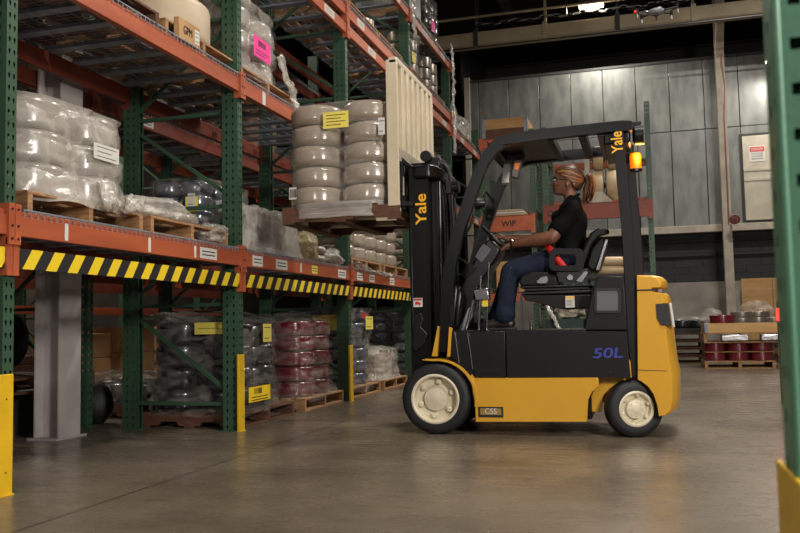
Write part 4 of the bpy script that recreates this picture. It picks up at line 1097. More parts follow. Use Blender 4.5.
# overhead guard
og = [(437.5,352),(440,310),(443,268),(452,232),(464,195),(474,170),(481,156),(487,147),(493,140.5),(501,135.5),(511,133),(540,129),(622,120.2),(632,120.8),(632,130),(612,131.5),(540,139.5),(512,143.5),(503,147),(496,152.5),(489,162),(483,175),(475,198),(462,236),(455,268),(451,310),(449.5,352)]
ogp = pp(og, 6.37)
def f(y0, y1): MB().prism(ogp, y0, y1).build('guard_frame', m_black, T, bevel=.008)
both(f, 6.37, 6.44)
rl = pp([(612.5,131),(623.5,130),(628,180),(632.5,225),(638.5,330),(643.5,378),(632.5,378),(627,330),(621,225),(616.5,180)], 6.37)
rlo = {}
def f(y0, y1): rlo[y0 < TM] = MB().prism(rl if y0 < TM else [(x+.06, z) for x, z in rl], y0, y1).build('rear_pillar', m_plum, T, bevel=.006)
both(f, 6.375, 6.43)
def rx(px): return atY(px, 135, 6.4).x
def rz(px): # underside of the rail at px
    return atY(px, 139.5-(px-540)*.108, 6.37).z
def rt(px): return atY(px, 129-(px-540)*.108, 6.37).z
def slab(a, b, lo, hi, name, m, y0=6.43, y1=7.27, sub=0, bev=.004):
    mb = MB(); q = [(rx(a), rz(a)+lo),(rx(b), rz(b)+lo),(rx(b), rz(b)+hi),(rx(a), rz(a)+hi)]
    mb.prism(q, y0, y1); return mb.build(name, m, T, bevel=bev)
slab(497, 549, .01, .045, 'roof_plate', m_black)
slab(486, 497, -.05, .03, 'front_header', m_black, bev=.01)
slab(547, 553, -.015, .05, 'roof_bar', m_plum)
slab(578, 586, -.015, .05, 'roof_bar', m_plum)
slab(603, 630, -.08, .06, 'rear_header', m_black, bev=.012)
slab(597, 604, -.015, .04, 'roof_bar', m_plastic)
mb = MB()
for px in (490, 557, 590):
    mb.prism([(rx(px), rt(px)-.002),(rx(px)+.02, rt(px)-.002),(rx(px)+.02, rt(px)+.006),(rx(px), rt(px)+.006)], 6.38, 6.43)
text_mesh('lettering', 'Yale', .115, (atY(617.3,142,6.37).x+.0, 6.3735, atY(617,142,6.37).z), (-.035,0,1), (-1,0,-.035), m_letter, rlo[True], bold=.0018, width=.165)
# beacon and lamp at the rear
lam = MB(); c = atY(639,135,6.6); lam.tube([(c.x-.05,6.6,c.z),(c.x-.03,6.6,c.z),(c.x+.035,6.6,c.z)], [.045,.075,.078], 20)
lam.box(c.x-.09, c.x+.02, 6.58, 6.62, c.z+.03, c.z+.10).build('rear_work_lamp', m_plastic, T, smooth=40)
c = atY(635.5,160,6.75)
b = MB().lathe([(.040,-.075),(.043,-.06),(.045,.03),(.04,.05),(0,.052)], (c.x,6.75,c.z), 'z', 20).build('beacon', m_amber, T, smooth=50)
MB().lathe([(.048,-.09),(.048,-.072),(0,-.072)], (c.x,6.75,c.z), 'z', 20).build('beacon_base', m_plastic, b); MB().box(c.x-.10,c.x+.02,6.735,6.765,c.z+.052,c.z+.065).build('beacon_bracket', m_plastic, b)
ld = bpy.data.lights.new('beacon_light', 'POINT'); ld.energy = 4; ld.color = (1,.45,.08); ld.shadow_soft_size = .04
lo = bpy.data.objects.new('beacon_light', ld); COL.objects.link(lo); lo.parent = b; lo.location = Vector((c.x+.03,6.68,c.z+.02))-Vector(b['_w'])

# mast
def rail(y, name, x0, x1, z0, z1, w, th=.012, m=m_black):
    """I-shaped mast channel"""
    s = 1 if y < TM else -1
    mb = MB(); mb.box(x0, x1, min(y, y+s*th), max(y, y+s*th), z0, z1)
    mb.box(x0, x0+th*1.6, min(y, y+s*w), max(y, y+s*w), z0, z1).box(x1-th*1.6, x1, min(y, y+s*w), max(y, y+s*w), z0, z1)
    return mb.build(name, m, T, bevel=.004)
mx0, mx1 = atY(410,260,6.45).x, atY(429.5,260,6.45).x
mt = atY(420,165,6.45).z
ra = rail(6.45, 'mast_rail', mx0, mx1, .12, mt, .09); rail(7.25, 'mast_rail', mx0, mx1, .12, mt, .09)
rail(6.56, 'inner_mast_rail', mx0+.04, mx1+.05, .16, mt-.02, .07); rail(7.14, 'inner_mast_rail', mx0+.04, mx1+.05, .16, mt-.02, .07)
p = atY(421.5,209,6.45); text_mesh('lettering', 'Yale', .125, (p.x, 6.447, p.z), (0,0,1), (-1,0,0), m_letter, ra, bold=.0018, width=.25)
stx = MB().box(atY(413.5,300,6.45).x, atY(422.5,300,6.45).x, 6.447, 6.449, atY(418,307,6.45).z, atY(418,298,6.45).z).build('warning_sticker', m_paper, ra)
MB().box(atY(413.5,300,6.45).x+.004, atY(422.5,300,6.45).x-.004, 6.4455, 6.447, atY(418,300.5,6.45).z, atY(418,298.5,6.45).z).build('orange_strip', m_orange, ra)
MB().prism(pp([(415,302),(418,301.5),(421,303),(420,306),(418,304),(415.5,305.5)],6.447), 6.4455, 6.447).build('pictogram', m_redink, ra)
# crossheads
cxm = (mx0+mx1)/2
MB().prism([(mx0+.05,6.41),(mx1+.02,6.41),(mx1+.07,6.48),(mx1+.09,6.62),(mx1+.09,7.08),(mx1+.07,7.22),(mx1+.02,7.29),(mx0+.05,7.29)], mt-.115, mt-.005, 'z').build('crosshead', m_black, T, bevel=.022, bseg=3)
for z in (.32, 1.1): MB().box(mx1-.03, mx1+.02, 6.55, 7.15, z, z+.10).build('mast_crossbar', m_black, T, bevel=.004)
# cylinders, chains, hoses
mb = MB()
for y in (6.62, 7.08): mb.tube([(mx1+.055,y,.2),(mx1+.055,y,1.25)], .034, 14)
mb.build('lift_cylinder', m_black, T, smooth=50)
mb = MB()
for y in (6.62, 7.08): mb.tube([(mx1+.055,y,1.25),(mx1+.055,y,mt-.1)], .013, 12)
mb.build('cylinder_rod', m_steel, T, smooth=50)
MB().tube([(cxm+.02,6.85,.9),(cxm+.02,6.85,1.9)], .045, 16).build('free_lift_cylinder', m_black, T, smooth=50)
mb = MB()
for y in (6.72, 6.98):
    for k in range(46): mb.box(mx1+.01, mx1+.028, y-.012, y+.012, .75+k*.03, .75+k*.03+.022)
mb.build('lift_chain', m_steel, T)
mb = MB()
for k, y in enumerate((6.66,6.70,6.78,6.90,6.94,7.02)):
    x = mx1+.07+.012*(k % 3); mb.tube(spline([(x,y,.8),(x+.01,y,1.5),(x,y,mt-.25),(x-.03,y,mt-.12),(x-.09,y,mt-.10)]), .010, 8)
mb.build('hydraulic_hose', m_rubber, T, smooth=60)
mb = MB()
for y, x, z in ((6.50,atY(426,156,6.5).x,atY(426,156.5,6.5).z),(6.75,cxm+.05,mt+.05),(7.0,cxm+.05,mt+.05)):
    mb.tube([(x,y-.02,z),(x,y+.05,z)], .046, 18); mb.tube([(x,y-.028,z),(x,y-.02,z)], .03, 14)
mb.build('hose_pulley', m_plastic, T, smooth=40)
MB().box(cxm+.05, cxm+.16, 6.54, 6.95, mt-.01, mt+.075).box(cxm-.04, cxm+.06, 6.56, 7.1, mt-.02, mt+.04).build('pulley_bracket', m_plastic, T, bevel=.008)
mb = MB()
for k in range(3): mb.tube(spline([(cxm+.12,6.62+.05*k,mt+.04),(cxm+.2,6.6+.05*k,mt-.0-.02*k),(cxm+.23,6.6+.04*k,mt-.1),(cxm+.26,6.6+.05*k,mt-.25)]), .012, 8)
mb.build('hydraulic_hose', m_rubber, T, smooth=60)
MB().tube([(cxm+.30,6.62,mt-.17),(cxm+.24,6.62,mt-.17)], .05, 16).box(cxm+.2,cxm+.24,6.58,6.66,mt-.22,mt-.12).build('hose_reel', m_plastic, T, smooth=40)
# lower mast bracket and tilt cylinder
def f(y0, y1):
    q = pp([(413,315),(421,313),(424,320),(421,327),(428,334),(424,345),(415,352),(412,345),(414,332),(411,323)], 6.44); MB().prism(q, y0, y1).build('mast_bracket', m_plastic, T, bevel=.006)
both(f, 6.43, 6.45)
def f(y0, y1):
    ym = (y0+y1)/2; MB().tube([(mx1-.02,ym,.66),(mx1+.1,ym,.60),(xa+.1,ym,.55)], .03, 12).build('tilt_cylinder', m_black, T, smooth=40)
both(f, 6.60, 6.66)
# carriage, backrest, forks
XC = atY(401,180,6.45).x
mb = MB(); 
for z in (1.77, 2.06): mb.box(XC-.0, XC+.045, 6.42, 7.28, z, z+.11)
mb.build('carriage_bar', m_black, T, bevel=.006)
mb = MB()
for y in (6.56, 6.62, 7.08, 7.14): mb.box(XC+.045, XC+.19, y-.012, y+.012, 1.74, 2.17)
mb.build('carriage_plate', m_black, T)
def f(y0, y1):
    MB().prism(pp([(397.5,158),(402,157),(413,166),(412,168),(403,163),(402,200),(412,202),(412,206),(397.5,206)],6.40), y0, y1).build('carriage_side', m_plastic, T, bevel=.003)
both(f, 6.40, 6.42)
XL0, XL1 = atY(386.8,130,6.36).x, atY(398.6,130,6.36).x
zt, zl = atY(392,57,6.36).z, atY(392,206,6.36).z
BR = [6.36+.161*k for k in range(8)]
lb = MB()
lb.box(XL0, XL1, BR[0]-.012, BR[0]+.012, zl, zt-.02)
o = lb.build('backrest_post', m_rest, T, bevel=.006)
for y in BR[1:]:
    MB().box(XL1-.07, XL1, y-.038, y+.038, zl+.1, zt-.05-.0).build('backrest_bar', m_rest, T, bevel=.006)
mb = MB(); mb.box(XL0+.02, XL1+.0, BR[0]-.012, BR[-1]+.03, zt-.06, zt-.0)
mb.build('backrest_top', m_rest, T, bevel=.014)
MB().box(XL1-.012, XL1+.010, BR[0], BR[-1]+.03, 2.16, 2.27).build('backrest_plate', mat('rest_grey', (150,140,124), .5), T, bevel=.004)
MB().box(XL1-.03, XC, 6.50, 7.25, 1.84, 1.90).build('backrest_mount', m_plastic, T)
for y in (6.66, 7.18):
    mb = MB(); mb.prism([(XC+.0,1.74),(XC+.0,2.2),(XC-.042,2.2),(XC-.045,1.80),(XC-.06,1.786),(-2.88,1.772),(-2.90,1.758),(-2.0,1.742)], y-.06, y+.06)
    mb.build('fork', m_rest, T, bevel=.005)
fk = pp([(374,212),(390,212),(396,208),(400,207),(400,214),(396,220),(376,221)], 6.36)
MB().prism(fk, 6.36, 6.40).build('side_arm', m_rest, T, bevel=.006)

# cowl, steering, pedals, levers
cw_ = pp([(486,241),(491,239),(500,249),(499,253),(487,272),(478,288),(471,310),(466,333),(452,333),(455,306),(460,288),(470,268)], 6.72)
cow = MB().prism(cw_, 6.72, 7.02).build('steering_cowl', m_plastic, T, bevel=.014)
MB().prism(pp([(480.5,247),(484,243.5),(491.5,249.5),(482,262.5),(475,257)], 6.715), 6.712, 6.722).build('cowl_panel', mat('cowl_grey', (88,88,94), .35), cow, bevel=.002)
MB().prism(pp([(470,262),(477,268),(466,279),(460,274)], 6.715), 6.712, 6.722).build('cowl_vent', m_black, cow, bevel=.002)
mb = MB()
a, b = atY(489,262,6.66), atY(486.5,331,6.66); mb.tube([(a.x,6.66,a.z),(b.x,6.66,b.z)], .007, 8)
a, b = atY(481,276,6.62), atY(478.5,331,6.62); mb.tube([(a.x,6.62,a.z),(b.x,6.62,b.z)], .010, 8)
a, b = atY(473.5,300,6.6), atY(466,329,6.6); mb.tube([(a.x,6.6,a.z),(b.x,6.6,b.z)], .012, 8)
mb.build('support_rod', m_chrome, T, smooth=60)
MB().prism(pp([(473,290),(488,287.5),(489.5,300),(475,300.5)], 6.6), 6.60, 6.68).build('steel_bracket', mat('clear_steel', (176,172,172), .2, .9), T, bevel=.01)
MB().prism(pp([(482.5,300.5),(488,300.5),(488,306.5),(482.5,306.5)], 6.6), 6.60, 6.604).build('yellow_decal', m_hazY, T)
mb = MB()
for px, p1 in ((455.5,286),(459.5,291)):
    a, b = atY(px,p1,6.58), atY(px-2.5,325,6.58); mb.tube([(a.x,6.58,a.z),(a.x,6.58,a.z-.03),(b.x,6.58,b.z+.06),(b.x,6.58,b.z)], [.018,.030,.028,.014], 14)
mb.build('control_canister', m_plastic, T, smooth=50)
MB().prism(pp([(468,308),(477,303),(479,306),(472,318),(463,331),(458,331)], 6.7), 6.7, 6.95).build('pedal_bracket', mat('alloy', (150,150,156), .35, .6), T, bevel=.008)
MB().prism(pp([(468,319),(479,315.5),(483,319),(480,322),(472,323)], 6.75), 6.72, 6.86).build('pedal', m_rubber, T, bevel=.006)
MB().prism(pp([(488,323),(500,318),(503,320),(492,327)], 7.0), 6.95, 7.05).build('pedal', m_rubber, T, bevel=.006)
# steering wheel
A = atY(482.5,227,6.85); B = atY(510,251.5,6.85); c = (A+B)/2; Rw = (B-A).length/2
ax = (B-A).normalized(); nrm = Vector((-ax.z,0,ax.x)); 
if nrm.z < 0: nrm = -nrm
rim = [c+ax*Rw*math.cos(t*2*PI/40)+Vector((0,1,0))*Rw*math.sin(t*2*PI/40) for t in range(41)]
mb = MB(); mb.tube(rim, .0135, 10, cap=False)
sw = mb.build('steering_wheel', m_plastic, T, smooth=60)
mb = MB(); mb.tube([c-nrm*.07, c-nrm*.03, c-nrm*.012], [.03,.045,.03], 16)
for k in range(3):
    a = 2*PI*k/3+.5; d = ax*math.cos(a)+Vector((0,1,0))*math.sin(a); mb.bar(c-nrm*.025+d*.03, c+d*(Rw-.008), .024, .010)
mb.tube([c-nrm*.07, c-nrm*.16], .026, 12)
mb.build('wheel_hub', m_plastic, sw, smooth=50)
k_ = c+ax*(Rw-.005)*.98+Vector((0,.03,0)); MB().tube([k_+nrm*.005, k_+nrm*.03, k_+nrm*.045], [.008,.014,.010], 12).build('spinner_knob', m_steel, sw, smooth=50)
# pillar fittings on the far side
pr = lambda x, y, Y: atY(x, y, Y)
a = pr(486.5,199,7.2); b = pr(474.5,190,7.2)
mb = MB(); a = pr(481,203,6.9); mb.tube([(a.x-.045,6.9,a.z),(a.x-.02,6.9,a.z),(a.x+.04,6.9,a.z)], [.06,.06,.03], 18)
hl = mb.build('work_lamp', m_plastic, T, smooth=40)
mb = MB(); q = pr(493,200,7.25)
mb.tube(spline([(a.x,6.9,a.z+.02),(a.x+.03,6.95,a.z+.10),(q.x-.02,7.15,a.z+.10),(q.x,7.27,a.z+.06)]), .010, 8)
mb.tube(spline([(a.x,6.9,a.z-.02),(a.x+.04,6.95,a.z-.10),(q.x-.02,7.15,a.z-.09),(q.x-.03,7.27,a.z-.06)]), .010, 8)
mb.build('lamp_bracket', m_plastic, hl, smooth=60)
g1 = [pr(x,y,6.5) for x, y in ((468,203),(473,206),(474.5,213),(471,226),(466,234),(462,233))]
MB().tube(spline([(v.x, 6.47, v.z) for v in g1]), .010, 8).build('grab_handle', m_plastic, T, smooth=60)
lb_ = pp([(504.5,160),(511.5,159),(509,183),(501,184)], 6.9)
cl_ = MB().prism(lb_, 6.9, 6.96).build('camera_box', mat('camera_alloy', (160,156,150), .3, .7), T, bevel=.006)
cb2 = pp([(513.5,159.5),(521.5,160),(517.5,178),(511.5,177)], 6.85)
il = MB().prism(cb2, 6.85, 6.93).build('indicator_box', mat('indicator_grey', (90,88,84), .35, .4), T, bevel=.006)
MB().prism(pp([(515,163),(519.5,163),(518,170),(514.5,169.5)], 6.845), 6.842, 6.852).build('orange_lens', mat('orange_lens', (240,120,30), .3), il)
MB().box(atY(505,156,6.9).x-.05, atY(505,156,6.9).x+.16, 6.88, 6.94, rz(510)-.06, rz(510)+.012).build('bracket_bar', m_darkst, T)
q0 = pr(501,141,6.9); MB().tube(spline([(q0.x-.14,6.6,q0.z-.09),(q0.x-.11,6.62,q0.z-.2),(q0.x-.05,6.65,q0.z-.22),(q0.x-.06,6.6,q0.z-.06)]), .006, 6).build('cable', m_rubber, T, smooth=60)

# seat
st = pp([(518,281),(522,274.5),(532,271.5),(549,272.5),(556,276),(560,283),(558,286.5),(521,286.5)], 6.62)
seat = MB().prism(st, 6.62, 7.12).build('seat', m_foam, T, bevel=.02, bseg=3)
bk = pp([(574,266),(579,257),(585,245),(590,234),(597,228),(606,227.5),(609,232),(605,243),(600,268),(594,272),(582,271)], 6.62)
inn = pp([(590,262),(594,247),(602,236),(608,238),(602,262),(598,270)], 6.62)
MB().prism(pp([(571,268),(578,258),(584,245),(590,233),(598,227.5),(608,228.5),(610,233),(600,235.5),(592,244),(586,262),(581,271)],6.60), 6.60, 6.68).build('seat_bolster', m_foam, seat, bevel=.02, bseg=3)
MB().prism(pp([(571,268),(578,258),(584,245),(590,233),(598,227.5),(608,228.5),(610,233),(600,235.5),(592,244),(586,262),(581,271)],7.05), 7.05, 7.13).build('seat_bolster', m_foam, seat, bevel=.02, bseg=3)
MB().prism(pp([(586,266),(591,248),(601,236),(606,238),(604,250),(598,268),(592,272)],6.66), 6.64, 7.09).build('seat_back', m_foam, seat, bevel=.02, bseg=3)
MB().prism(pp([(605.5,239),(608,239.5),(603,256),(599.5,270),(596,270),(601,254)],6.63), 6.62, 6.70).build('chrome_edge', m_chrome, seat, bevel=.003)
ar_o = rr_px(549.5,248.5,584,271,6,6.58); ar_i = rr_px(555,254.5,576,265.5,3,6.58)
MB().ring_prism(ar_o, ar_i, 6.57, 6.615).build('hip_restraint', m_foam, seat, bevel=.010)
MB().ring_prism([(x,z) for x,z in ar_o], ar_i, 7.09, 7.135).build('hip_restraint', m_foam, seat, bevel=.010)
MB().prism(pp([(556,272),(578,270),(588,268),(586,276),(575,282),(558,282)],6.6), 6.60, 6.65).build('recliner', m_darkst, seat, bevel=.006)
mb = MB(); v = pr(570,277.5,6.59); mb.tube([(v.x,6.585,v.z),(v.x,6.60,v.z)], .022, 16); mb.build('recliner_knob', m_chrome, seat, smooth=40)
MB().prism(pp([(576,281),(585,271),(588,272),(582,282)],6.59), 6.59, 6.60).build('buckle_plate', m_chrome, seat)
MB().prism(pp([(536,281),(541,277),(547,276),(548.5,280),(547,283.5),(537,283.5)],6.60), 6.595, 6.62).build('slide_lever', mat('lever_grey', (130,128,130), .3, .5), seat, bevel=.006)
sx0, sx1 = pr(520,290,6.6).x, pr(591,290,6.6).x
zs = [pr(550,y,6.6).z for y in (285,287.5,290,294)]
mb = MB(); mb.box(sx0, sx1, 6.60, 7.12, zs[1], zs[0]).box(sx0+.03, sx1-.01, 6.62, 7.1, zs[2]-.005, zs[1]).box(sx0+.01, sx1, 6.59, 7.12, zs[3], zs[2]-.008)
mb.build('seat_suspension', m_plastic, seat, bevel=.006)
MB().prism(pp([(522,295),(592,295),(589,308),(560,309),(540,303.5),(526,300.5)],6.55), 6.55, 7.17).build('seat_base', m_plum, T, bevel=.006)
s2 = MB().box(pr(565.5,300,6.55).x, pr(574.5,300,6.55).x, 6.546, 6.549, pr(570,307.5,6.55).z, pr(570,296,6.55).z).build('caution_sticker', m_paper, T)
MB().box(pr(565.5,300,6.55).x+.003, pr(574.5,300,6.55).x-.003, 6.545, 6.546, pr(570,298.5,6.55).z, pr(570,296.5,6.55).z).build('orange_strip', m_letter, s2)
mb = MB()
for k in range(5): mb.box(pr(566.5,300,6.55).x, pr(573.5-(k%2)*1.5,300,6.55).x, 6.545, 6.546, pr(570,300.2+k*1.4,6.55).z-.0018, pr(570,300.2+k*1.4,6.55).z+.0018)
mb.build('print', m_ink, s2)
for x, y in ((521,6.62),(521,7.10)): v = pr(x,331,y); MB().box(v.x, v.x+.016, y-.01, y+.01, .79, pr(520,294,6.6).z).build('seat_leg', m_steel, T)
v = pr(531,322,6.7); MB().tube([(v.x,6.7,.79),(v.x,6.7,.86)], .013, 8).build('lock_pin', m_chrome, T, smooth=50)
# red seat belt
def strap(pts, w, name, m, parent):
    sp = spline(pts, 8); V = []; 
    for i, p in enumerate(sp):
        d = (sp[min(i+1,len(sp)-1)]-sp[max(i-1,0)]).normalized(); r = d.cross(Vector((-.55,0,.83))).normalized()
        V += [p-r*w/2, p+r*w/2]
    return sp


# ------------------------------------------------------------------ the driver
PY = 6.86
def q(px, py, Y=PY): return atY(px, py, Y)
PR = thing('person', tuple(Vector((q(565,284).x, PY, q(565,272).z))), 'seated driver in black t-shirt and jeans, brown ponytail, hands on the steering wheel', 'person')
def remesh(mbs, name, m, vox, parent, sm=2, off=PR):
    mb = MB()
    for b in mbs: mb.add(b.v, b.f)
    o = mb.build('tmp', m, parent)
    r = o.modifiers.new('r', 'REMESH'); r.mode = 'VOXEL'; r.voxel_size = vox; r.use_smooth_shade = True
    s_ = o.modifiers.new('s', 'SMOOTH'); s_.iterations = sm; s_.factor = .5
    dg = bpy.context.evaluated_depsgraph_get(); dg.update()
    me = bpy.data.meshes.new_from_object(o.evaluated_get(dg)); me.name = name
    o.modifiers.clear(); o.data = me; o.name = name
    for p in me.polygons: p.use_smooth = True
    me.materials.clear(); me.materials.append(m)
    return o
def limb(pts, rad, seg=16, flat=1.0, fd=None, n=6):
    sp = spline(pts, n); R = []
    for i in range(len(pts)-1):
        for k in range(n): t = k/n; t = t*t*(3-2*t); R.append(rad[i]*(1-t)+rad[i+1]*t)
    R.append(rad[-1]); mb = MB(); mb.tube(sp, R, seg, flat=flat, flatdir=fd)
    for e in (0, -1): mb.ell(sp[e], R[e]*.98, R[e]*.98, R[e]*.98, 12, 8)
    return mb
# head: rings of a profile taken through the face, head looks along -X
hc = q(566.6, 181.5)                      # centre of the skull
HS = .118/.118
def head():
    # rows: z (m above centre), front x (negative), back x, half width, nose amount
    rows = [(.112,-.010,.012,.012,0),(.106,-.035,.045,.040,0),(.092,-.060,.074,.058,0),(.070,-.078,.093,.070,0),(.048,-.087,.101,.0755,0),
            (.030,-.0905,.103,.077,0),(.018,-.089,.102,.0765,.0),(.008,-.085,.100,.0755,.004),(.000,-.083,.097,.0745,.009),(-.010,-.0835,.093,.073,.015),
            (-.020,-.085,.088,.0715,.022),(-.028,-.086,.083,.070,.0245),(-.034,-.086,.079,.068,.019),(-.040,-.0865,.075,.066,.006),(-.047,-.0905,.070,.0635,.003),
            (-.052,-.0935,.066,.061,.001),(-.057,-.090,.062,.059,0),(-.062,-.0925,.058,.057,0),(-.068,-.0885,.053,.0545,0),(-.076,-.087,.047,.051,0),
            (-.086,-.088,.040,.046,0),(-.094,-.0845,.033,.040,0),(-.101,-.074,.024,.031,0),(-.105,-.055,.010,.02,0)]
    seg = 48; V = []; Fs = []
    for (z, f, b, w, ns) in rows:
        for k in range(seg):
            a = 2*PI*k/seg; c, s_ = math.cos(a), math.sin(a)
            xm = (f+b)/2+.012; 
            if c < 0: x = xm+(xm-f)*(-(abs(c)**.82)); 
            else: x = xm+(b-xm)*(abs(c)**.95)
            y = w*(abs(s_)**.92)*(1 if s_ > 0 else -1)
            if c < 0:
                x -= 1.25*ns*math.exp(-(y/.0115)**2)
                if -.012 < z < .022: x += .009*math.exp(-((abs(y)-.031)/.014)**2)*math.exp(-((z-.004)/.012)**2)   # eye sockets
                x -= .004*math.exp(-((abs(y)-.036)/.018)**2)*math.exp(-((z+.024)/.016)**2)                         # cheek bones
                if z < -.045: x += .03*(abs(y)/.06)**2*.35
            V.append((x, y, z))
    n = len(rows)
    for i in range(n-1):
        for k in range(seg): Fs.append((i*seg+k, i*seg+(k+1) % seg, (i+1)*seg+(k+1) % seg, (i+1)*seg+k))
    Fs.append(tuple(range(seg))); Fs.append(tuple((n-1)*seg+k for k in reversed(range(seg))))
    mb = MB(); mb.add(V, Fs)
    for sg in (-1, 1):       # ears
        mb.ell((.016, sg*.074, -.012), .018, .008, .030, 14, 10, Matrix.Rotation(.25, 3, 'Y'))
        mb.ell((.012, sg*.077, -.036), .009, .006, .010, 10, 8)
    return mb
tilt = Matrix.Rotation(math.radians(5), 3, 'Y')
def HP(v): return hc+tilt@Vector((v[0]*1.17, v[1]*1.06, v[2]*1.09))
hd_ = head(); hd_.v = [tuple(HP(v)) for v in hd_.v]
neckb = q(572.5, 205); 
neck = limb([HP((.020,0,-.060)), HP((.026,0,-.10)), neckb+Vector((.002,0,.01)), neckb+Vector((.01,0,-.05))], [.056,.052,.056,.075])
# arms: shoulder, elbow, wrist
def arm(side):
    Y0 = PY+side*.155; Y1 = PY+side*.225; Yw = PY+side*.13
    if side < 0: sh = q(572,211,Y0); el = q(552,237.5,Y1); wr = q(512,244.3,Yw)
    else: sh = q(571,212,Y0); el = q(548,243,Y1); wr = q(505,243.5,Yw)
    return sh, el, wr
def hand(wr, d, grip, side):
    """curled hand gripping the rim at grip; d = forearm direction"""
    out = []
    d = (grip-wr).normalized(); up = nrm; rgt = Vector((0,1,0))
    palm_c = wr+(grip-wr)*.55+nrm*.012
    out.append(limb([wr, wr+(palm_c-wr)*.6, palm_c+d*.022], [.026,.034,.030], 14, flat=.62, fd=tuple(nrm)))
    out.append(limb([palm_c+rgt*.022+d*.0, palm_c+rgt*.030+d*.035],[.018,.013], 10)); out.append(limb([palm_c-rgt*.022, palm_c-rgt*.030+d*.035],[.018,.013], 10))
    for k in range(4):
        o_ = (k-1.5)*.0205; L = (.92,1.05,1.0,.82)[k]
        b0 = palm_c+rgt*o_+d*.026; b1 = grip+rgt*o_*1.05+nrm*.024*L+d*.004; b2 = grip+rgt*o_*1.05+d*.026*L+nrm*.008; b3 = grip+rgt*o_*1.0+d*.018*L-nrm*.018; b4 = grip+rgt*o_-nrm*.023-d*.004
        out.append(limb([b0,b1,b2,b3,b4], [.0115,.0105,.0098,.009,.0078], 10))
    tb = wr+(palm_c-wr)*.6-rgt*side*.024*-1 if False else wr+(palm_c-wr)*.6-rgt*(.026*(-side))*-1
    tb = wr+(palm_c-wr)*.55+rgt*(-side)*.024
    out.append(limb([tb, palm_c+rgt*(-side)*.042-nrm*.012, grip-d*.022+rgt*(-side)*.036-nrm*.016, grip-d*.012+rgt*(-side)*.024-nrm*.024], [.016,.0135,.0115,.009], 10))
    return out
bodyparts = [hd_, neck]; ARMS = {}
for side in (-1, 1):
    sh, el, wr = arm(side); ARMS[side] = (sh, el, wr)
    th = math.radians(38 if side < 0 else 105)      # place on the rim
    grip = ((A+B)/2)+ax*Rw*math.cos(th)+Vector((0,1,0))*Rw*math.sin(th)*(side)
    if side < 0: wr = q(510.5,244.6,grip.y-.0); 
    else: wr = grip+Vector((.085,.02,-.005))
    ARMS[side] = (sh, el, wr)
    bodyparts.append(limb([sh, sh+(el-sh)*.5, el], [.058,.056,.052])); bodyparts.append(limb([el, el+(wr-el)*.28, el+(wr-el)*.7, wr], [.052,.055,.040,.028]))
    bodyparts += hand(wr, None, grip, side)
# hidden trunk and ankles keep the body one continuous figure
hip = q(571,263); chest = q(571,220)
bodyparts.append(limb([neckb+Vector((.01,0,-.03)), chest, q(572,245), hip], [.07,.085,.08,.09], 18, flat=1.25, fd=(0,1,0)))
for side in (-1,1):
    s0 = ARMS[side][0]; bodyparts.append(limb([neckb+Vector((.01,0,-.045)), s0], [.055,.052]))
LEG = {}
for side in (-1, 1):
    Yh = PY+side*.095; Yk = PY+side*(.14 if side < 0 else .17); Yf = PY+side*.15
    h_ = q(571,259,Yh); k_ = q(510,271,Yk) if side < 0 else q(512,269,Yk); an = q(504.5,318,Yf) if side < 0 else q(497,320,Yf)
    LEG[side] = (h_, k_, an)
    bodyparts.append(limb([h_, h_+(k_-h_)*.5, k_], [.085,.075,.05])); bodyparts.append(limb([k_, k_+(an-k_)*.35, an], [.05,.048,.034]))
body = remesh(bodyparts, 'body', m_brown, .0055, PR, 2)
# t-shirt
parts = []
tor = [(q(574.5,196.5),.050,1.2),(q(573.2,201.5),.066,1.5),(q(571.5,208),.096,1.62),(q(570.5,219),.120,1.45),(q(571,232),.124,1.36),(q(570.5,245),.122,1.32),(q(570.5,256),.124,1.4)]
sp = [t[0] for t in tor]; mb = MB(); mb.tube(sp, [t[1]*1.5 for t in tor], 28, flat=1/1.5, flatdir=(1,0,0)); parts.append(mb)
mb = MB(); mb.ell(q(558,218), .055,.115,.06, 20, 14); parts.append(mb)     # chest
mb = MB(); mb.ell(q(579,222), .07,.135,.12, 20, 14); parts.append(mb)      # upper back
for side in (-1, 1):
    sh, el, wr = ARMS[side]
    d = el-sh
    parts.append(limb([neckb+Vector((.014,side*.03,-.005)), sh+Vector((0,-side*.03,.026)), sh+d*.12, sh+d*.42, sh+d*.62], [.054,.066,.074,.076,.080], 20))
shirt = remesh(parts, 't_shirt', m_shirt, .007, PR, 3)
# neckband and hem ring
mb = MB(); nb = q(572.3,198.5); mb.tube([nb+Vector((.060*math.cos(t*2*PI/28), .060*math.sin(t*2*PI/28), .034*math.cos(t*2*PI/28)+.0)) for t in range(29)], .006, 8, cap=False); mb.build('neckband', m_shirt, shirt, smooth=60)
# jeans
parts = []
mb = MB(); mb.ell(q(570,266), .125,.175,.105, 24, 16); parts.append(mb)
parts.append(limb([q(570,253), q(571,262)], [.118,.12], 24))
for side in (-1, 1):
    h_, k_, an = LEG[side]
    parts.append(limb([h_, h_+(k_-h_)*.35+Vector((0,0,.004)), h_+(k_-h_)*.75, k_+Vector((.01,0,.0))], [.112,.108,.092,.080], 20))
    parts.append(limb([k_+Vector((.005,0,.0)), k_+(an-k_)*.3, k_+(an-k_)*.7, an+Vector((.004,0,.018))], [.079,.077,.075,.086], 20))
jeans = remesh(parts, 'jeans', m_jeans, .0075, PR, 3)
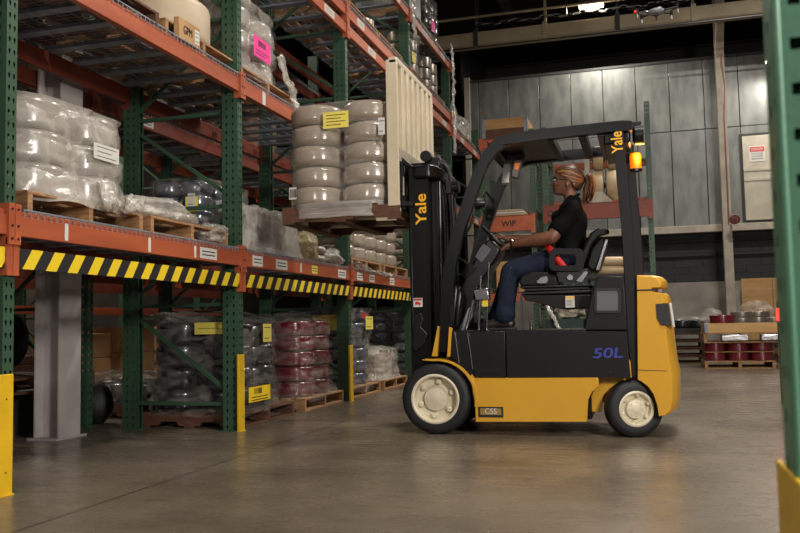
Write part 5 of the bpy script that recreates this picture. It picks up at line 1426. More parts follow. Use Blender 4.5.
# seams, belt loops
mb = MB()
for side in (-1,):
    h_, k_, an = LEG[side]
    mb.tube(spline([k_+Vector((.02,-.075,.03)), k_+(an-k_)*.3+Vector((.005,-.073,0)), k_+(an-k_)*.7+Vector((.004,-.071,0)), an+Vector((.004,-.080,.02))]), .003, 6)
mb.build('side_seam', mat('denim_seam', (62,76,108), .8), jeans, smooth=60)
# shoes
for side in (-1, 1):
    h_, k_, an = LEG[side]; gz = .795; Y = an.y
    mb1 = limb([(an.x+.045,Y,gz+.045),(an.x-.01,Y,gz+.055),(an.x-.09,Y,gz+.045),(an.x-.155,Y,gz+.036),(an.x-.195,Y,gz+.03)], [.044,.050,.044,.038,.026], 18, flat=.9, fd=(0,0,1))
    mb2 = limb([an+Vector((.01,0,.03)), (an.x+.012,Y,gz+.05)], [.045,.045])
    s0 = remesh([mb1, mb2], 'shoe', m_shoe, .006, PR, 2)
    MB().prism([(an.x+.095,Y-.03),(an.x+.095,Y+.03),(an.x+.06,Y+.043),(an.x-.05,Y+.040),(an.x-.13,Y+.048),(an.x-.20,Y+.032),(an.x-.226,Y),(an.x-.20,Y-.032),(an.x-.13,Y-.048),(an.x-.05,Y-.040),(an.x+.06,Y-.043)], gz-.002, gz+.016, 'z').build('sole', m_rubber, s0, bevel=.004)
    mb = MB()
    for t in range(3): mb.tube([(an.x-.06-.03*t,Y-.03,gz+.088-.01*t),(an.x-.06-.03*t,Y,gz+.097-.010*t),(an.x-.06-.03*t,Y+.03,gz+.088-.01*t)], .004, 6)
    mb.build('laces', m_ink, s0)
# hair: cap swept back into a ponytail
HL = [(.130,-.2),(.095,-.088),(.080,-.083),(.066,-.072),(.050,-.056),(.034,-.034),(.018,-.014),(.004,.006),(-.012,.030),(-.030,.042),(-.050,.050),(-.062,.062),(-.075,.3)]
def hline(z):
    for (z1, x1), (z0, x0) in zip(HL[:-1], HL[1:]):
        if z0 <= z <= z1: return x0+(x1-x0)*(z-z0)/(z1-z0)
    return -.2 if z > .1 else .3
def hair_cap():
    mb = MB(); seg = 96; n = 60; V = []; Fs = []; K = []
    for i in range(n+1):
        t = PI*.76*i/n
        for k in range(seg):
            a = 2*PI*k/seg; d = Vector((math.sin(t)*math.cos(a), math.sin(t)*math.sin(a), math.cos(t)))
            r = 1.0+.020*noise.noise(Vector((d.x*2, d.y*26+d.z*6, 3)))
            p = Vector((.008+d.x*.1115*r, d.y*.0875*r, .010+d.z*.1165*r))
            s_ = p.x-hline(p.z)            # ease the shell down to the skin at the hair line
            if s_ < .012: k_ = max(0, (.012-s_)/.012); p -= Vector((0, d.y, d.z*.4))*.007*min(1,k_)
            V.append(p); K.append(p.x > hline(p.z) or (p.z > .108))
    for i in range(n):
        for k in range(seg):
            f_ = (i*seg+k, i*seg+(k+1) % seg, (i+1)*seg+(k+1) % seg, (i+1)*seg+k)
            if all(K[v] for v in f_): Fs.append(f_)
    mb.add([HP(v) for v in V], Fs); return mb
hc_ = hair_cap().build('hair', m_hair, PR, smooth=80)
so = hc_.modifiers.new('t', 'SOLIDIFY'); so.thickness = .010; so.offset = -1
C0 = Vector((.008,0,.010)); RD = Vector((.1115,.0875,.1165))
def strand(side, z, sag, lift):
    x = hline(z)+.004; yy = 1-((x-C0.x)/RD.x)**2-((z-C0.z)/RD.z)**2; y = side*RD.y*math.sqrt(max(yy,.0004))
    a = Vector(((x-C0.x)/RD.x, y/RD.y, (z-C0.z)/RD.z)).normalized(); b = Vector((.985, side*.06, -.05)).normalized()
    om = math.acos(max(-1, min(1, a.dot(b)))); out = []
    for t in [k/14 for k in range(15)]:
        v = (a*math.sin((1-t)*om)+b*math.sin(t*om))/max(math.sin(om), .05); v.z -= sag*math.sin(PI*t); v.normalize()
        v.y += side*sag*.2*math.sin(PI*t); v.normalize()
        out.append(HP(Vector((C0.x+v.x*RD.x*lift, C0.y+v.y*RD.y*lift, C0.z+v.z*RD.z*lift))))
    return out
ms, mh = MB(), MB()
for side in (-1, 1):
    for k in range(30):
        z = .108-.150*(k/29)**1.1; pts = strand(side, z, .22*(1-k/29)+.03*math.sin(k*2.3), 1.0+.012*math.sin(k*1.7))
        r = [.0022]+[.0046+.0010*math.sin(k*3.1)]*13+[.0026]
        (mh if k in (3,4,9,10,15,20,26) else ms).tube(pts, r, 6)
ms.build('swept_strands', mat('hair_mid', (92,57,34), .38), hc_, smooth=80)
mh.build('highlight_strands', mat('hair_light', (158,108,62), .38), hc_, smooth=80)
tie = q(584.5,179.5)
MB().ell(tie, .014,.020,.024, 16, 10).build('hair_tie', m_ink, hc_, smooth=60)
mb = MB(); mb2 = MB()
for k in range(18):
    a = 2*PI*k/18; r = .016+.007*(k % 3); oy = r*math.cos(a); ox = r*math.sin(a)
    o3 = Vector((ox*.75, oy, 0))
    pts = [tie+o3*.3, q(587.5,176.5)+o3*1.0+Vector((0,0,ox*.5)), q(590,182.5)+o3*1.3, q(589,190)+o3*1.8, q(588+1.8*math.sin(k*2.4),197)+o3*2.0, q(585.5+2.5*math.sin(k*1.7),202+(k % 4)*.9)+o3*1.5]
    (mb2 if k % 4 == 1 else mb).tube(spline(pts), [.010]*6+[.012]*13+[.012,.011,.010,.009,.008,.007,.006,.005,.004,.003,.002,.002][:12], 8)
mb.build('ponytail', MATS['hair_mid'], hc_, smooth=80); mb2.build('ponytail_highlight', MATS['hair_light'], hc_, smooth=80)
# face details
for side in (-1, 1):
    e = MB().ell(HP((-.0775, side*.031, .004)), .009,.013,.0075, 14, 10).build('eye', m_white, PR, smooth=60)
    MB().ell(HP((-.0845, side*.031, .004)), .003,.0055,.0055, 10, 8).build('iris', m_tattoo, e)
    mb = MB(); mb.tube(spline([HP((-.0865, side*.014, .020)), HP((-.0865, side*.030, .025)), HP((-.074, side*.047, .020))]), .0028, 6); mb.build('eyebrow', m_tattoo, PR)
mb = MB(); mb.tube(spline([HP((-.078,-.020,-.054)), HP((-.0895,-.008,-.0515)), HP((-.0915,0,-.0525)), HP((-.0895,.008,-.0515)), HP((-.078,.020,-.054))]), .0045, 8)
mb.tube(spline([HP((-.078,-.018,-.056)), HP((-.0885,-.007,-.0605)), HP((-.0905,0,-.0612)), HP((-.0885,.007,-.0605)), HP((-.078,.018,-.056))]), .0050, 8); mb.build('mouth', m_lip, PR, smooth=60)
# safety glasses
mb = MB(); 
for side in (-1, 1):
    mb.tube(spline([HP((-.100, side*.008, .008)), HP((-.100, side*.045, .012)), HP((-.070, side*.072, .010)), HP((-.01, side*.082, .004)), HP((.022, side*.081, -.004))]), .0022, 6)
gl = mb.build('safety_glasses', m_steel, PR, smooth=60)
for side in (-1, 1):
    V = []; n = 8
    for i in range(n+1):
        t = i/n; x = -.102+.030*t*t; y = side*(.006+.060*t)
        V += [HP((x, y, .018-.006*t)), HP((x+.004, y, -.022+.008*t))]
    mb = MB(); mb.add(V, [(2*i, 2*i+1, 2*i+3, 2*i+2) for i in range(n)]); L_ = mb.build('lens', m_glass, gl, smooth=60)
# earring and watch
mb = MB(); ec = HP((.010,-.084,-.060)); mb.tube([ec+Vector((.016*math.cos(t*2*PI/20),0,.019*math.sin(t*2*PI/20))) for t in range(21)], .0020, 6, cap=False); mb.build('hoop_earring', m_chrome, PR, smooth=60)
MB().ell(HP((.013,-.084,-.033)), .004,.003,.004, 8, 6).build('ear_stud', mat('green_gem', (90,190,90), .2), PR)
sh, el, wr = ARMS[-1]; dd = (wr-el).normalized()
w0 = wr-dd*.018; MB().tube([w0-dd*.011, w0-dd*.009, w0+dd*.009, w0+dd*.011], [.029,.032,.032,.029], 20).build('watch_strap', m_rubber, PR, smooth=40)
MB().tube([w0+Vector((0,-.012,.028)), w0+Vector((0,-.014,.038))], [.018,.016], 18).build('watch_face', m_chrome, PR, smooth=40)
# forearm tattoos: small dark marks on the skin
# red seat belt across the hips
def belt(pts, w, name, parent):
    sp = spline(pts, 8); V = []
    for i, p in enumerate(sp):
        d = (sp[min(i+1,len(sp)-1)]-sp[max(i-1,0)]).normalized(); ctr = Vector((q(566,262).x, PY, q(566,266).z)); nn = (p-ctr); nn = (nn-d*nn.dot(d)).normalized()
        r = d.cross(nn).normalized(); V += [p-r*w/2, p+r*w/2]
    mb = MB(); mb.add(V, [(2*i,2*i+1,2*i+3,2*i+2) for i in range(len(sp)-1)]); o = mb.build(name, m_redbelt, parent, smooth=80)
    s_ = o.modifiers.new('t','SOLIDIFY'); s_.thickness = .003; s_.offset = 0; return o
b0 = q(560.5,262,6.60); 
belt([q(564,267,6.626), q(557,258.5,6.626), q(551,250.5,6.632), q(547.5,246,6.68), q(546.8,244.5,6.77), q(547.5,245,6.86), q(547.5,245,6.98), q(551,251,7.09), q(563,266,7.10)], .052, 'seat_belt', seat)


# ------------------------------------------------------------------ behind the forklift: the cross rack
def simple_post(x, y, h, label, m=m_green):
    mb = MB(); w = .08
    plate_cells(mb, w, (.024, .056), h, 0, lambda u, z: (x-w/2+u, y, z), hw=.016)
    for s_ in (-1, 1): mb.box(min(x+s_*w/2, x+s_*(w/2-.003)), max(x+s_*w/2, x+s_*(w/2-.003)), y+.001, y+.08, 0, h)
    return mb
def cross_frame(x, y, h, label):
    g = thing('upright_frame', (x,y,0), label, 'rack frame')
    simple_post(x, y, h, label).build('post', m_green, g); simple_post(x, y+.95, h, label).build('post', m_green, g)
    z = .3; k = 0
    while z < h-.3:
        MB().box(x-.015, x+.015, y+.08, y+.95, z, z+.03).build('brace', m_green, g)
        if z+.9 < h: MB().bar((x,y+.09 if k % 2 else y+.94,z+.04), (x,y+.94 if k % 2 else y+.09,z+.76), .03, .03).build('brace', m_green, g)
        z += .8; k += 1
    MB().box(x-.06,x+.06,y-.03,y+.1,0,.01).build('foot_plate', m_green, g); return g
YC = 13.5
cross_frame(-2.52, YC, 3.35, 'green upright frame of the back rack seen left of the steering pillar')
cross_frame(-1.70, YC, 4.0, 'green upright frame of the back rack, left one of the pair before the driver')
cross_frame(-1.50, YC, 4.0, 'green upright frame of the back rack, right one of the pair before the driver')
cross_frame(.12, YC, 4.28, 'tall green upright frame of the back rack right of the rear pillar')
def cbeam(x0, x1, z0, z1, y, label, m, txt=None):
    g = thing('load_beam', ((x0+x1)/2,y,z0), label, 'rack beam')
    MB().box(x0+.02, x1-.02, y-.05, y, z0, z1).build('rail', m, g, bevel=.004)
    for x in (x0, x1): MB().box(x-.035, x+.035, y-.056, y-.050, z0-.04, z1+.03).build('end_connector', m, g)
    if txt:
        for s_, x in txt: text_mesh('lettering', s_, .13, (x,y-.052,(z0+z1)/2), (1,0,0), (0,0,1), m_ink, g, bold=.003)
def zc(py, Y=YC, x=560): return atY(x, py, Y).z
cbeam(-2.52, -1.70, zc(229), zc(214), YC, 'orange back rack beam lettered WIP left of the driver', m_orange, [('WIP', atY(509,220,YC).x)])
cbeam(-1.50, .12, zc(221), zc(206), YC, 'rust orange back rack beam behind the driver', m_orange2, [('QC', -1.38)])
cbeam(-1.50, .12, zc(203), zc(193.5), YC+1.03, 'bright orange rear beam of the back rack behind the driver', m_orange)
cbeam(-2.52, -1.70, zc(214,YC,500), zc(206,YC,500), YC+1.03, 'orange rear beam of the back rack, left part', m_orange)
cbeam(-2.52, -1.70, zc(300), zc(292), YC, 'orange lower beam of the back rack seen past the driver knees', m_orange)
cbeam(-1.50, .12, zc(300), zc(292), YC, 'orange lower beam of the back rack behind the seat', m_orange)
cbeam(-2.52, -1.70, 3.72-.0, 3.86, YC, 'orange upper beam of the back rack carrying the crate', m_orange)
cbeam(-1.50, .12, 3.44, 3.56, YC+1.03, 'orange upper rear beam of the back rack seen through the roof opening', m_orange)
def shelf(x0, x1, z, label):
    o = MB().box(x0+.05, x1-.05, YC-.02, YC+.94, z, z+.02).build('shelf_board', m_woodD, off=((x0+x1)/2,YC,z)); tag(o, label, 'shelf')
shelf(-2.52, -1.70, zc(214)+.002, 'dark shelf board on the WIP beam of the back rack')
shelf(-1.50, .12, zc(206)+.002, 'dark shelf board on the back rack behind the driver')
shelf(-2.52, -1.70, zc(292)+.002, 'low shelf board of the back rack past the driver knees')
shelf(-1.50, .12, zc(292)+.002, 'low shelf board of the back rack behind the seat')
shelf(-2.52, -1.70, 3.862, 'top shelf board of the back rack under the crate')
# crate on top
def crate(x0, x1, y0, y1, z0, z1, label, m=m_ply, one=False):
    g = thing('wooden_crate', ((x0+x1)/2,(y0+y1)/2,z0), label, 'crate')
    zm = z0+(z1-z0)*.48
    for a, b, mm in (((z0, z1, m),) if one else ((z0, zm-.004, m_woodD if m is m_ply else m), (zm+.004, z1, m))):
        MB().box(x0, x1, y0, y0+.03, a, b).build('side_board', mm, g, bevel=.004)
        MB().box(x0, x1, y1-.03, y1, a, b).build('side_board', mm, g, bevel=.004)
        MB().box(x1-.03, x1, y0+.031, y1-.031, a, b).build('end_board', mm, g, bevel=.004); MB().box(x0, x0+.03, y0+.031, y1-.031, a, b).build('end_board', mm, g, bevel=.004)
    for x, s_ in ((x0,-1),(x1,1)):
        mb = MB(); mb.box(x-.05 if s_ > 0 else x-.006, x+.006 if s_ > 0 else x+.05, y0-.008, y0, z0+.01, z1+.01)
        mb.box(min(x, x+s_*.008), max(x, x+s_*.008), y0-.008, y0+.12, z0+.01, z1+.01); mb.build('corner_bracket', m_galv, g)
    MB().box(x0+.03, x1-.03, y0+.03, y1-.03, z0, z0+.02).build('bottom', m, g)
a = atY(480,135,YC); b = atY(526,116,YC)
crate(-2.50, atY(526.5,120,YC).x, YC+.02, YC+.9, 3.884, atY(505,118,YC).z-.0, 'shallow wooden crate with steel corners on top of the back rack')
# flat bags on the WIP beam
for k in range(3):
    o = MB().box(-2.38+.02*k, -1.82-.03*k, YC+.05, YC+.8, zc(214)+.024+.035*k, zc(214)+.056+.035*k).build('folded_sack', (m_coilT, m_paper, m_coilT)[k], off=(-2.1,YC+.4,zc(214)+.024+.035*k), bevel=.015)
    tag(o, '%s folded sack in the flat pile on the WIP beam' % ('bottom','middle','top')[k], 'sack')
# reels with a frame behind the driver's head
zb_ = zc(206)+.024
R_ = coil_proto(.19, .17, m_coilT, r=.05, rnd=.2, name='tan_reel', cat='reel')
def reel_x(x, y, z, R, w, label, m=m_coilT, core=m_ink, axis='x'):
    g = thing('tan_reel', (x,y,z), label, 'reel')
    MB().lathe([(.05,-w/2),(R-.02,-w/2),(R,-w/2+.03),(R,w/2-.03),(R-.02,w/2),(.05,w/2),(.05,-w/2)], (x,y,z), axis, 36).build('winding', m, g, smooth=40)
    MB().lathe([(.0,-w/2-.02),(.052,-w/2-.02),(.052,w/2+.02),(0,w/2+.02)], (x,y,z), axis, 20).build('core', core, g, smooth=40)
zr = atY(605,186,YC+.5).z
for k, px in enumerate((598.5, 612.5)):
    reel_x(atY(px,186,YC+.45).x, YC+.45, zr, .245, .17, '%s tan reel of the pair on the back rack by the rear pillar' % ('left','right')[k])
    reel_x(atY(px,160,YC+.45).x, YC+.45, atY(605,159,YC+.5).z, .20, .16, '%s upper tan reel hanging over the pair by the rear pillar' % ('left','right')[k])
g = thing('reel_stand', (-.6,YC+.45,zb_), 'pale triangular reel stand on the back rack behind the ponytail', 'stand')
xr = atY(605,186,YC+.45).x; xs = atY(588,180,YC+.45).x
MB().box(xs-.04, xs+.04, YC+.25, YC+.33, zb_, 3.75).box(xs-.04, xs+.04, YC+.57, YC+.65, zb_, 3.75).build('post', m_trim, g, bevel=.005)
MB().prism([(xs+.04,zb_+.01),(xs+.42,zb_+.01),(xs+.04,zb_+.40)], YC+.24, YC+.26).build('gusset', m_trim, g)
mb = MB(); 
for z in (zr, atY(605,159,YC+.5).z): mb.tube([(xs,YC+.45,z),(xr+.35,YC+.45,z)], .02, 10)
mb.build('axle', m_steel, g); MB().box(xs-.2, xr+.4, YC+.2, YC+.7, zb_, zb_+.012).build('base', m_trim, g)
# things on the low shelves
zl_ = zc(292)+.024
o = MB().box(-2.34, -2.05, YC+.05, YC+.35, zl_, zc(259)).build('plywood_box', m_ply, off=(-2.2,YC+.2,zl_), bevel=.005); tag(o, 'plywood box on the low shelf, seen past the driver knees', 'box')
o = MB().box(-1.98, -1.76, YC+.1, YC+.7, zl_, zc(262)).build('carton', m_carton, off=(-1.9,YC+.4,zl_), bevel=.005); tag(o, 'tan carton beside the plywood box on the low shelf', 'box')
o = MB().box(-2.42, -1.8, YC+.3, YC+.7, zc(229)-.28-.0, zc(229)-.27).build('x', m_ink, off=(0,0,0)); bpy.data.objects.remove(o)
def reel_y(x, z, R, label, y=YC-.55):
    g = thing('cable_reel', (x,y,z-R), label, 'reel')
    MB().lathe([(.09,0),(R,0),(R,.03),(.10,.03),(.10,.17),(R,.17),(R,.20),(.09,.20),(.09,0)], (x,y,z), 'y', 36).build('flange', m_wood, g, smooth=30)
    MB().lathe([(.101,.035),(R*.75,.035),(R*.75,.165),(.101,.165),(.101,.035)], (x,y,z), 'y', 30).build('winding', m_coilS, g, smooth=30)
reel_y(atY(516,311,12.8).x, .36, .36, 'wooden cable reel on the floor seen under the seat', 12.8)
reel_y(atY(500,300,12.5).x-.25, .30, .30, 'smaller wooden cable reel beside the driver shins', 12.6)
for k in range(3):
    x = -1.15+.52*k
    g = thing('storage_bin', (x,YC+.3,zl_), '%s dark plastic bin on the low shelf behind the seat' % ('left','middle','right')[k], 'bin')
    mb = MB(); mb.box(x-.22,x+.22,YC+.05,YC+.07,zl_,zl_+.22).box(x-.22,x+.22,YC+.5,YC+.52,zl_,zl_+.26).box(x-.22,x-.2,YC+.07,YC+.5,zl_,zl_+.24).box(x+.2,x+.22,YC+.07,YC+.5,zl_,zl_+.24).box(x-.2,x+.2,YC+.07,YC+.5,zl_,zl_+.01)
    mb.build('tub', mat('bin_teal' , (38,58,58), .5) if k == 0 else MATS['bin_teal'], g, bevel=.006); MB().box(x-.235,x+.235,YC+.035,YC+.06,zl_+.2,zl_+.24).build('rim', MATS['bin_teal'], g)
g = thing('storage_table', (-1.0,9.6,0), 'dark low table behind the truck holding the bag of wrap', 'table')
tz = atY(560,319,9.6).z; ta, tb_ = atY(546,320,9.6).x, atY(592,320,9.6).x
MB().box(ta, tb_, 9.5, 10.1, tz-.03, tz).build('top', mat('teal_metal', (40,60,58), .5), g)
MB().box(ta, tb_, 9.5, 9.53, tz-.26, tz-.03).build('apron', MATS['teal_metal'], g)
for x in (ta+.03, tb_-.03):
    for y in (9.53, 10.07): MB().box(x-.02, x+.02, y-.02, y+.02, 0, tz-.03).build('leg', m_darkst, g)
lump('plastic_bag', (atY(575,310,9.75).x, 9.8, tz+.001), (.19,.18,.10), mat('milky_plastic', (206,196,178), .4, bump=.4, bscale=14), 'crumpled milky plastic bag seen under the seat', seed=71, amp=.4, cat='bag')
rag('loose_wrap', [Vector((ta+.02,9.6,tz+.16)), Vector((ta+.08,9.47,tz+.06)), Vector((ta+.14,9.46,tz-.05)), Vector((ta+.16,9.46,tz-.14))], .09, m_filmV, 'strip of clear plastic hanging off the dark low table', seed=72)
# tan coils behind the seat back
for k, (x0, z) in enumerate(((612,270),(612,262))):
    pass
K13 = coil_proto(.19, .10, m_coilT, rnd=.4, name='tan_coil')
zt = atY(612,275.5,9.7).z
g = thing('coil_trolley', (atY(610,300,9.7).x,9.7,0), 'dark steel trolley behind the truck under the two tan coils', 'trolley')
xq = atY(611,300,9.7).x
MB().box(xq-.28, xq+.28, 9.42, 9.98, zt-.04, zt).build('top', m_darkst, g)
for x in (-.25,.25):
    for y in (9.45, 9.95): MB().box(xq+x-.02, xq+x+.02, y-.02, y+.02, 0, zt-.04).build('leg', m_darkst, g)
K13.put((xq, 9.7, zt+.001), 'lower tan coil on the dark trolley behind the seat back'); K13.put((xq+.01, 9.7, zt+.103), 'upper tan coil on the dark trolley behind the seat back')

# ------------------------------------------------------------------ pallets of reels by the far wall
def lowpal(x0, x1, y0, y1, z0, h, label, m=m_wood):
    g = thing('wooden_pallet', ((x0+x1)/2,(y0+y1)/2,z0), label, 'pallet')
    for x in (x0, (x0+x1)/2-.025, x1-.05): MB().box(x, x+.05, y0, y1, z0+.018, z0+h-.018).build('stringer', m, g)
    n = 6
    for k in range(n): y = y0+(y1-y0-.1)*k/(n-1); MB().box(x0, x1, y, y+.1, z0+h-.018, z0+h).build('deck_board', m, g, bevel=.002)
    for y in (y0, (y0+y1)/2-.05, y1-.1): MB().box(x0, x1, y, y+.1, z0, z0+.018).build('bottom_board', m, g, bevel=.002)
    return g
Yp = 15.2
X0, X1 = atZ(706,368).x*0+atY(705,365,Yp).x, atY(776,365,Yp).x
zp = lambda py: atY(740, py, Yp).z
lowpal(X0, X1, Yp, Yp+1.1, 0, .13, 'bare wooden pallet on the floor under the red reels by the far wall')
RR = coil_proto(.185, .145, m_coilR, r=.07, rnd=.08, name='red_reel', cat='reel', hub=m_coilK)
w3 = (X1-X0)/3
for k in range(2):
    for a in range(3):
        for b in range(2):
            RR.put((X0+w3*(a+.5), Yp+.22+b*.45, .131+k*.158), 'red reel in the two-layer stack on the floor pallet by the far wall', 'red reels on the far pallet')
    if k == 0: o = MB().box(X0+.02, X1-.02, Yp+.04, Yp+.9, .277, .287).build('slip_sheet', m_carton, off=((X0+X1)/2,Yp+.4,.277)); tag(o, 'thin sheet between the two layers of red reels by the far wall', 'sheet')
z2 = .131+2*.158-.011
X2 = atY(785,340,Yp).x
lowpal(X0+.0, X2, Yp, Yp+1.1, z2, .17, 'second pallet resting on the red reels under the crate by the far wall')
SC = coil_proto(.20, .12, m_coilS, r=.08, rnd=.1, name='silver_coil')
for k in range(2):
    o = MB().box(X0+.28+k*.62, X0+.72+k*.62, Yp-.01, Yp+.2, z2+.03, z2+.14).build('foil_pack', mat('foil', (170,168,170), .25, .8, bump=.3, bscale=20) if k == 0 else MATS['foil'], off=(X0+.5+k*.62,Yp+.1,z2+.03), bevel=.02)
    tag(o, '%s shiny film-wrapped pack tucked in the pallet under the far crate' % ('left','right')[k], 'pack')
z3 = z2+.172
crate(X0+.02, X2-.03, Yp, Yp+1.0, z3, zp(323), 'long plywood crate side with galvanised ends on the far pallet stack', mat('ply_light', (206,164,108), .6, rgb2=(192,150,94), nscale=2, stretch=(1,1,6)), one=True)
z4 = zp(323)
MB_ = MB().box(X0+.05, X2-.06, Yp+.04, Yp+.96, z4-.03, z4-.012).build('inner_board', m_woodD, off=((X0+X2)/2,Yp+.5,z4-.03)); tag(MB_, 'board lying inside the top of the far plywood crate', 'board')
RB = coil_proto(.21, .15, m_coilR, r=.07, rnd=.08, name='red_reel', cat='reel', hub=m_coilK)
RB.put((atY(722,318,Yp+.25).x, Yp+.25, z4-.011), 'single red reel on top of the far crate, left side')
SB = coil_proto(.19, .10, m_coilS, r=.08, rnd=.08, name='silver_coil')
SB.put((atY(742,318,Yp+.25).x, Yp+.28, z4-.011), 'lower silver coil on the far crate beside the red reel'); 
SB.put((atY(742,318,Yp+.25).x, Yp+.28, z4+.092), 'upper silver coil on the far crate beside the red reel')
SB.put((atY(758,316,Yp+.25).x, Yp+.28, z4-.011), 'lower silver coil in the middle of the far crate'); 
SB.put((atY(758,316,Yp+.25).x, Yp+.28, z4+.092), 'upper silver coil in the middle of the far crate')
SB.put((atY(774,322,Yp+.25).x, Yp+.28, z4-.011), 'silver coil at the right end of the far crate')
lump('loose_wrap', (atY(756,310,Yp+.7).x, Yp+.7, z4-.011), (.26,.2,.19), m_film, 'mound of clear plastic behind the coils on the far crate', seed=75, amp=.25)
lump('loose_wrap', (atY(712,316,Yp+.7).x, Yp+.62, z4-.011), (.18,.2,.13), m_film, 'clear plastic behind the red reel on the far crate', seed=76, amp=.3)
o = MB().lathe([(.0,0),(.035,0),(.036,.15),(.014,.19),(.014,.22),(0,.22)], (atY(779,315,Yp).x-.0, Yp+.06, z4-.011), 'z', 14).build('water_bottle', mat('bottle_blue', (90,130,190), .15), off=(0,0,0), smooth=50); tag(o, 'small blue bottle at the right end of the far crate', 'bottle')
# darker pallets left of it
Yq = 17.2
xa_, xb_ = atY(681,350,Yq).x-.9, atY(704,350,Yq).x
for k in range(4):
    lowpal(xa_+.03*(k % 2), xb_+.02*(k % 2), Yq, Yq+1.0, k*.145+.0, .13, '%s dark pallet in the stack left of the red reels' % ('bottom','second','third','top')[k], m_woodD)
    if k == 3: top = k*.145+.131
for k, px in enumerate((682, 699)):
    K = coil_proto(.2, .16, m_coilK, rnd=.2) if k == 0 else K
    K.put((atY(px,330,Yq+.3).x, Yq+.3, top+.11), '%s black coil on the dark pallet stack by the far wall' % ('left','right')[k])
lump('loose_wrap', (atY(692,335,Yq+.5).x, Yq+.6, top), (.5,.3,.16), m_film, 'heap of clear plastic between the black coils by the far wall', seed=77, amp=.3)
o = MB().box(xa_+.02, xb_-.02, Yq+.02, Yq+.9, top, top+.108).build('flat_carton', m_darkst, off=((xa_+xb_)/2,Yq+.4,top)); tag(o, 'flat dark carton on the pallet stack under the black coils', 'box')
xc_, xd_ = atY(778,350,17.2).x, atY(778,350,17.2).x+1.1
for k in range(4): lowpal(xc_, xd_, Yq, Yq+1.0, k*.145, .13, '%s wooden pallet in the stack right of the red reels' % ('bottom','second','third','top')[k], m_wood if k % 2 else m_woodD)
# tail light of a parked truck half hidden by the near post
g = thing('tail_light', (atY(780,310,9).x,9,0), 'red glowing tail light on a dark post at the right edge', 'light')
x = atY(780,312,9).x; z0_, z1_ = atY(780,325,9).z, atY(780,301,9).z
MB().box(x-.02, x+.04, 9.0, 9.08, 0, z1_).build('stand', m_darkst, g, bevel=.01)
MB().box(x-.035, x+.035, 8.98, 9.0, atY(780,321,9).z, atY(780,308,9).z).build('lens', m_red_l, g, bevel=.004)
# small floor litter
o = MB().box(-2.03,-1.9,9.2,9.23,0.001,.003).build('scrap', m_redink, off=(-2,9.2,0)); bpy.data.objects.remove(o)
v = atZ(786,383); o = MB().box(v.x-.03, v.x+.03, v.y-.04, v.y+.04, .001, .012).build('red_scrap', m_redink, off=(v.x,v.y,.001), bevel=.003); tag(o, 'tiny red scrap on the floor near the right edge', 'scrap')
# drone under the roof
DY = 8.0
d0 = atY(656, 12, DY)
g = thing('drone', tuple(d0), 'small grey and white camera drone hovering below the ceiling beam', 'drone')
g.rotation_euler = (0,0,0)
MB().ell(d0, .085,.05,.035, 20, 12).build('body', mat('drone_grey', (96,98,104), .35), g, smooth=60)
MB().ell(d0+Vector((.02,-.01,.022)), .045,.03,.016, 16, 10).build('canopy', m_steel, g, smooth=60)
arms = [(-.17,-.06,0),(-.13,.13,.01),(.19,-.05,.01),(.14,.14,.02)]
for i, a_ in enumerate(arms):
    e = d0+Vector(a_)
    am = MB().tube([d0+Vector(a_)*.25, e], [.010,.006], 10).tube([e-Vector((0,0,.02)), e+Vector((0,0,.022))], .014, 12).build('rotor_arm', m_steel if i in (0,2) else m_plastic, g, smooth=50)
    MB().tube([e-Vector((0,0,.02)), e-Vector((-.005,0,.055))], [.007,.005], 8).build('landing_leg', m_paper, am)
    an_ = .6*i+.3; dv = Vector((math.cos(an_), math.sin(an_)*.9, .04))*.085
    MB().bar(e+Vector((0,0,.026))-dv, e+Vector((0,0,.026))+dv, .014, .002).build('propeller', m_plastic, am)
MB().ell(d0+Vector((-.185,-.065,.005)), .009,.009,.008, 10, 8).build('red_light', m_red_l, g)
MB().ell(d0+Vector((.0,-.04,-.045)), .017,.017,.018, 14, 10).tube([d0+Vector((0,-.03,-.02)), d0+Vector((0,-.03,-.06)), d0+Vector((.0,-.03,-.09))], .006, 8).build('camera_gimbal', m_plastic, g, smooth=50)


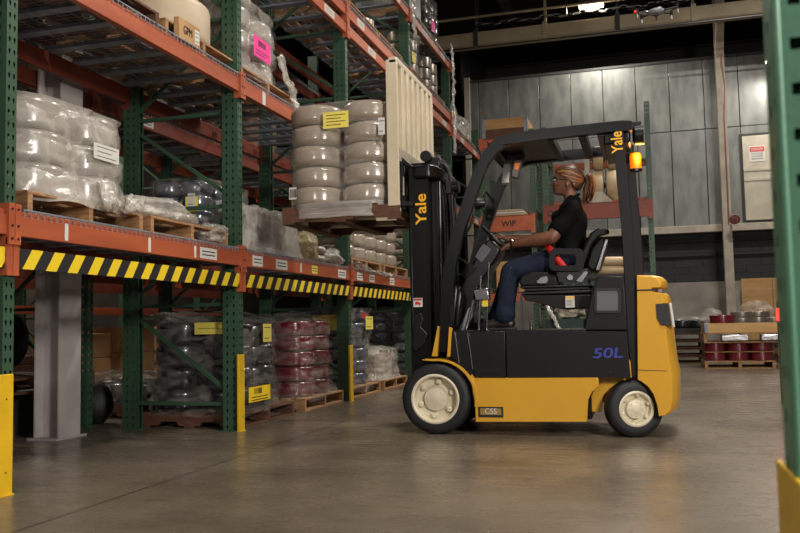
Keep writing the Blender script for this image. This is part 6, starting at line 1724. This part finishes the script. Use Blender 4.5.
# ------------------------------------------------------------------ lighting
high_bay(-.9, 18.05, 7.62, 'bright ceiling lamp glowing over the tan crane beam', .5, 60, (1,.95,.86))
high_bay(2.9, 19.0, 6.3, 'lamp hung before the access door, hidden by the near post', .5, 60, (1,.95,.86))
high_bay(-.75, 19.2, 7.5, 'lamp hung close to the top of the panel wall behind the crane beam', .5, 90, (1,.95,.86))
high_bay(.6, 4.0, 7.8, 'ceiling lamp over the aisle near the camera, above the frame', 1.2, 260, (1,.93,.84))
high_bay(1.2, 9.5, 7.8, 'ceiling lamp over the aisle behind the truck, above the frame', 1.2, 380, (1,.93,.84))
high_bay(2.4, 13.8, 7.8, 'ceiling lamp over the red reels, above the frame', 1.0, 300, (1,.94,.86))
high_bay(-7.0, 9.5, 7.6, 'ceiling lamp over the aisle beyond the rear rack, above the frame', 1.2, 160, (1,.9,.78))
high_bay(-11.0, 12.0, 6.5, 'ceiling lamp beyond the distant rack row, above the frame', 1.2, 200, (1,.9,.78))
def flood(x, y, z, aim, label, size, power, col):  # lamps added to brighten the near side, where the room's own fall short
    g = thing('added_flood_lamp', (x,y,0), label, 'lamp')
    MB().tube([(x,y,.55),(x,y,z-.1)], .018, 10).build('pole', m_steel, g)
    for k in range(3):
        a = 2*PI*k/3; MB().tube([(x,y,.6),(x+.45*math.cos(a),y+.45*math.sin(a),.015)], .012, 8).build('leg', m_steel, g)
    d = (Vector(aim)-Vector((x,y,z))).normalized(); rot = d.to_track_quat('-Z','Y').to_matrix()
    P0 = Vector((x,y,z)); h = size/2
    def W(v): return P0+rot@Vector(v)
    mb = MB(); mb.box(-h-.03,h+.03,-h-.03,h+.03,.004,.10); mb.v = [tuple(W(v)) for v in mb.v]; mb.build('head', m_darkst, g)
    ld = bpy.data.lights.new('added_flood_light', 'AREA'); ld.shape = 'SQUARE'; ld.size = size; ld.energy = power; ld.color = col
    lo = bpy.data.objects.new('added_flood_light', ld); COL.objects.link(lo); lo.parent = g
    lo.matrix_local = Matrix.Translation(P0-Vector((x,y,0))) @ rot.to_4x4()
flood(3.1, .9, 2.9, (-2.4,6.6,1.4), 'tripod flood lamp added as key light right of the camera, outside the frame', .8, 300, (1,.94,.87))
flood(-1.6, -1.6, 3.0, (-1.0,6.5,1.2), 'tripod flood lamp added as front fill behind the camera, outside the frame', .9, 60, (1,.95,.9))
w = bpy.data.worlds.new('world'); S.world = w; w.use_nodes = True
w.node_tree.nodes['Background'].inputs[0].default_value = (.9,.92,1,1); w.node_tree.nodes['Background'].inputs[1].default_value = .05
S.view_settings.view_transform = 'Standard'; S.view_settings.look = 'None'; S.view_settings.gamma = 1; S.view_settings.exposure = 0.12
S.cycles.max_bounces = 8; S.cycles.transparent_max_bounces = 24; S.cycles.use_denoising = True
for o in bpy.data.objects:
    if '_w' in o: del o['_w']
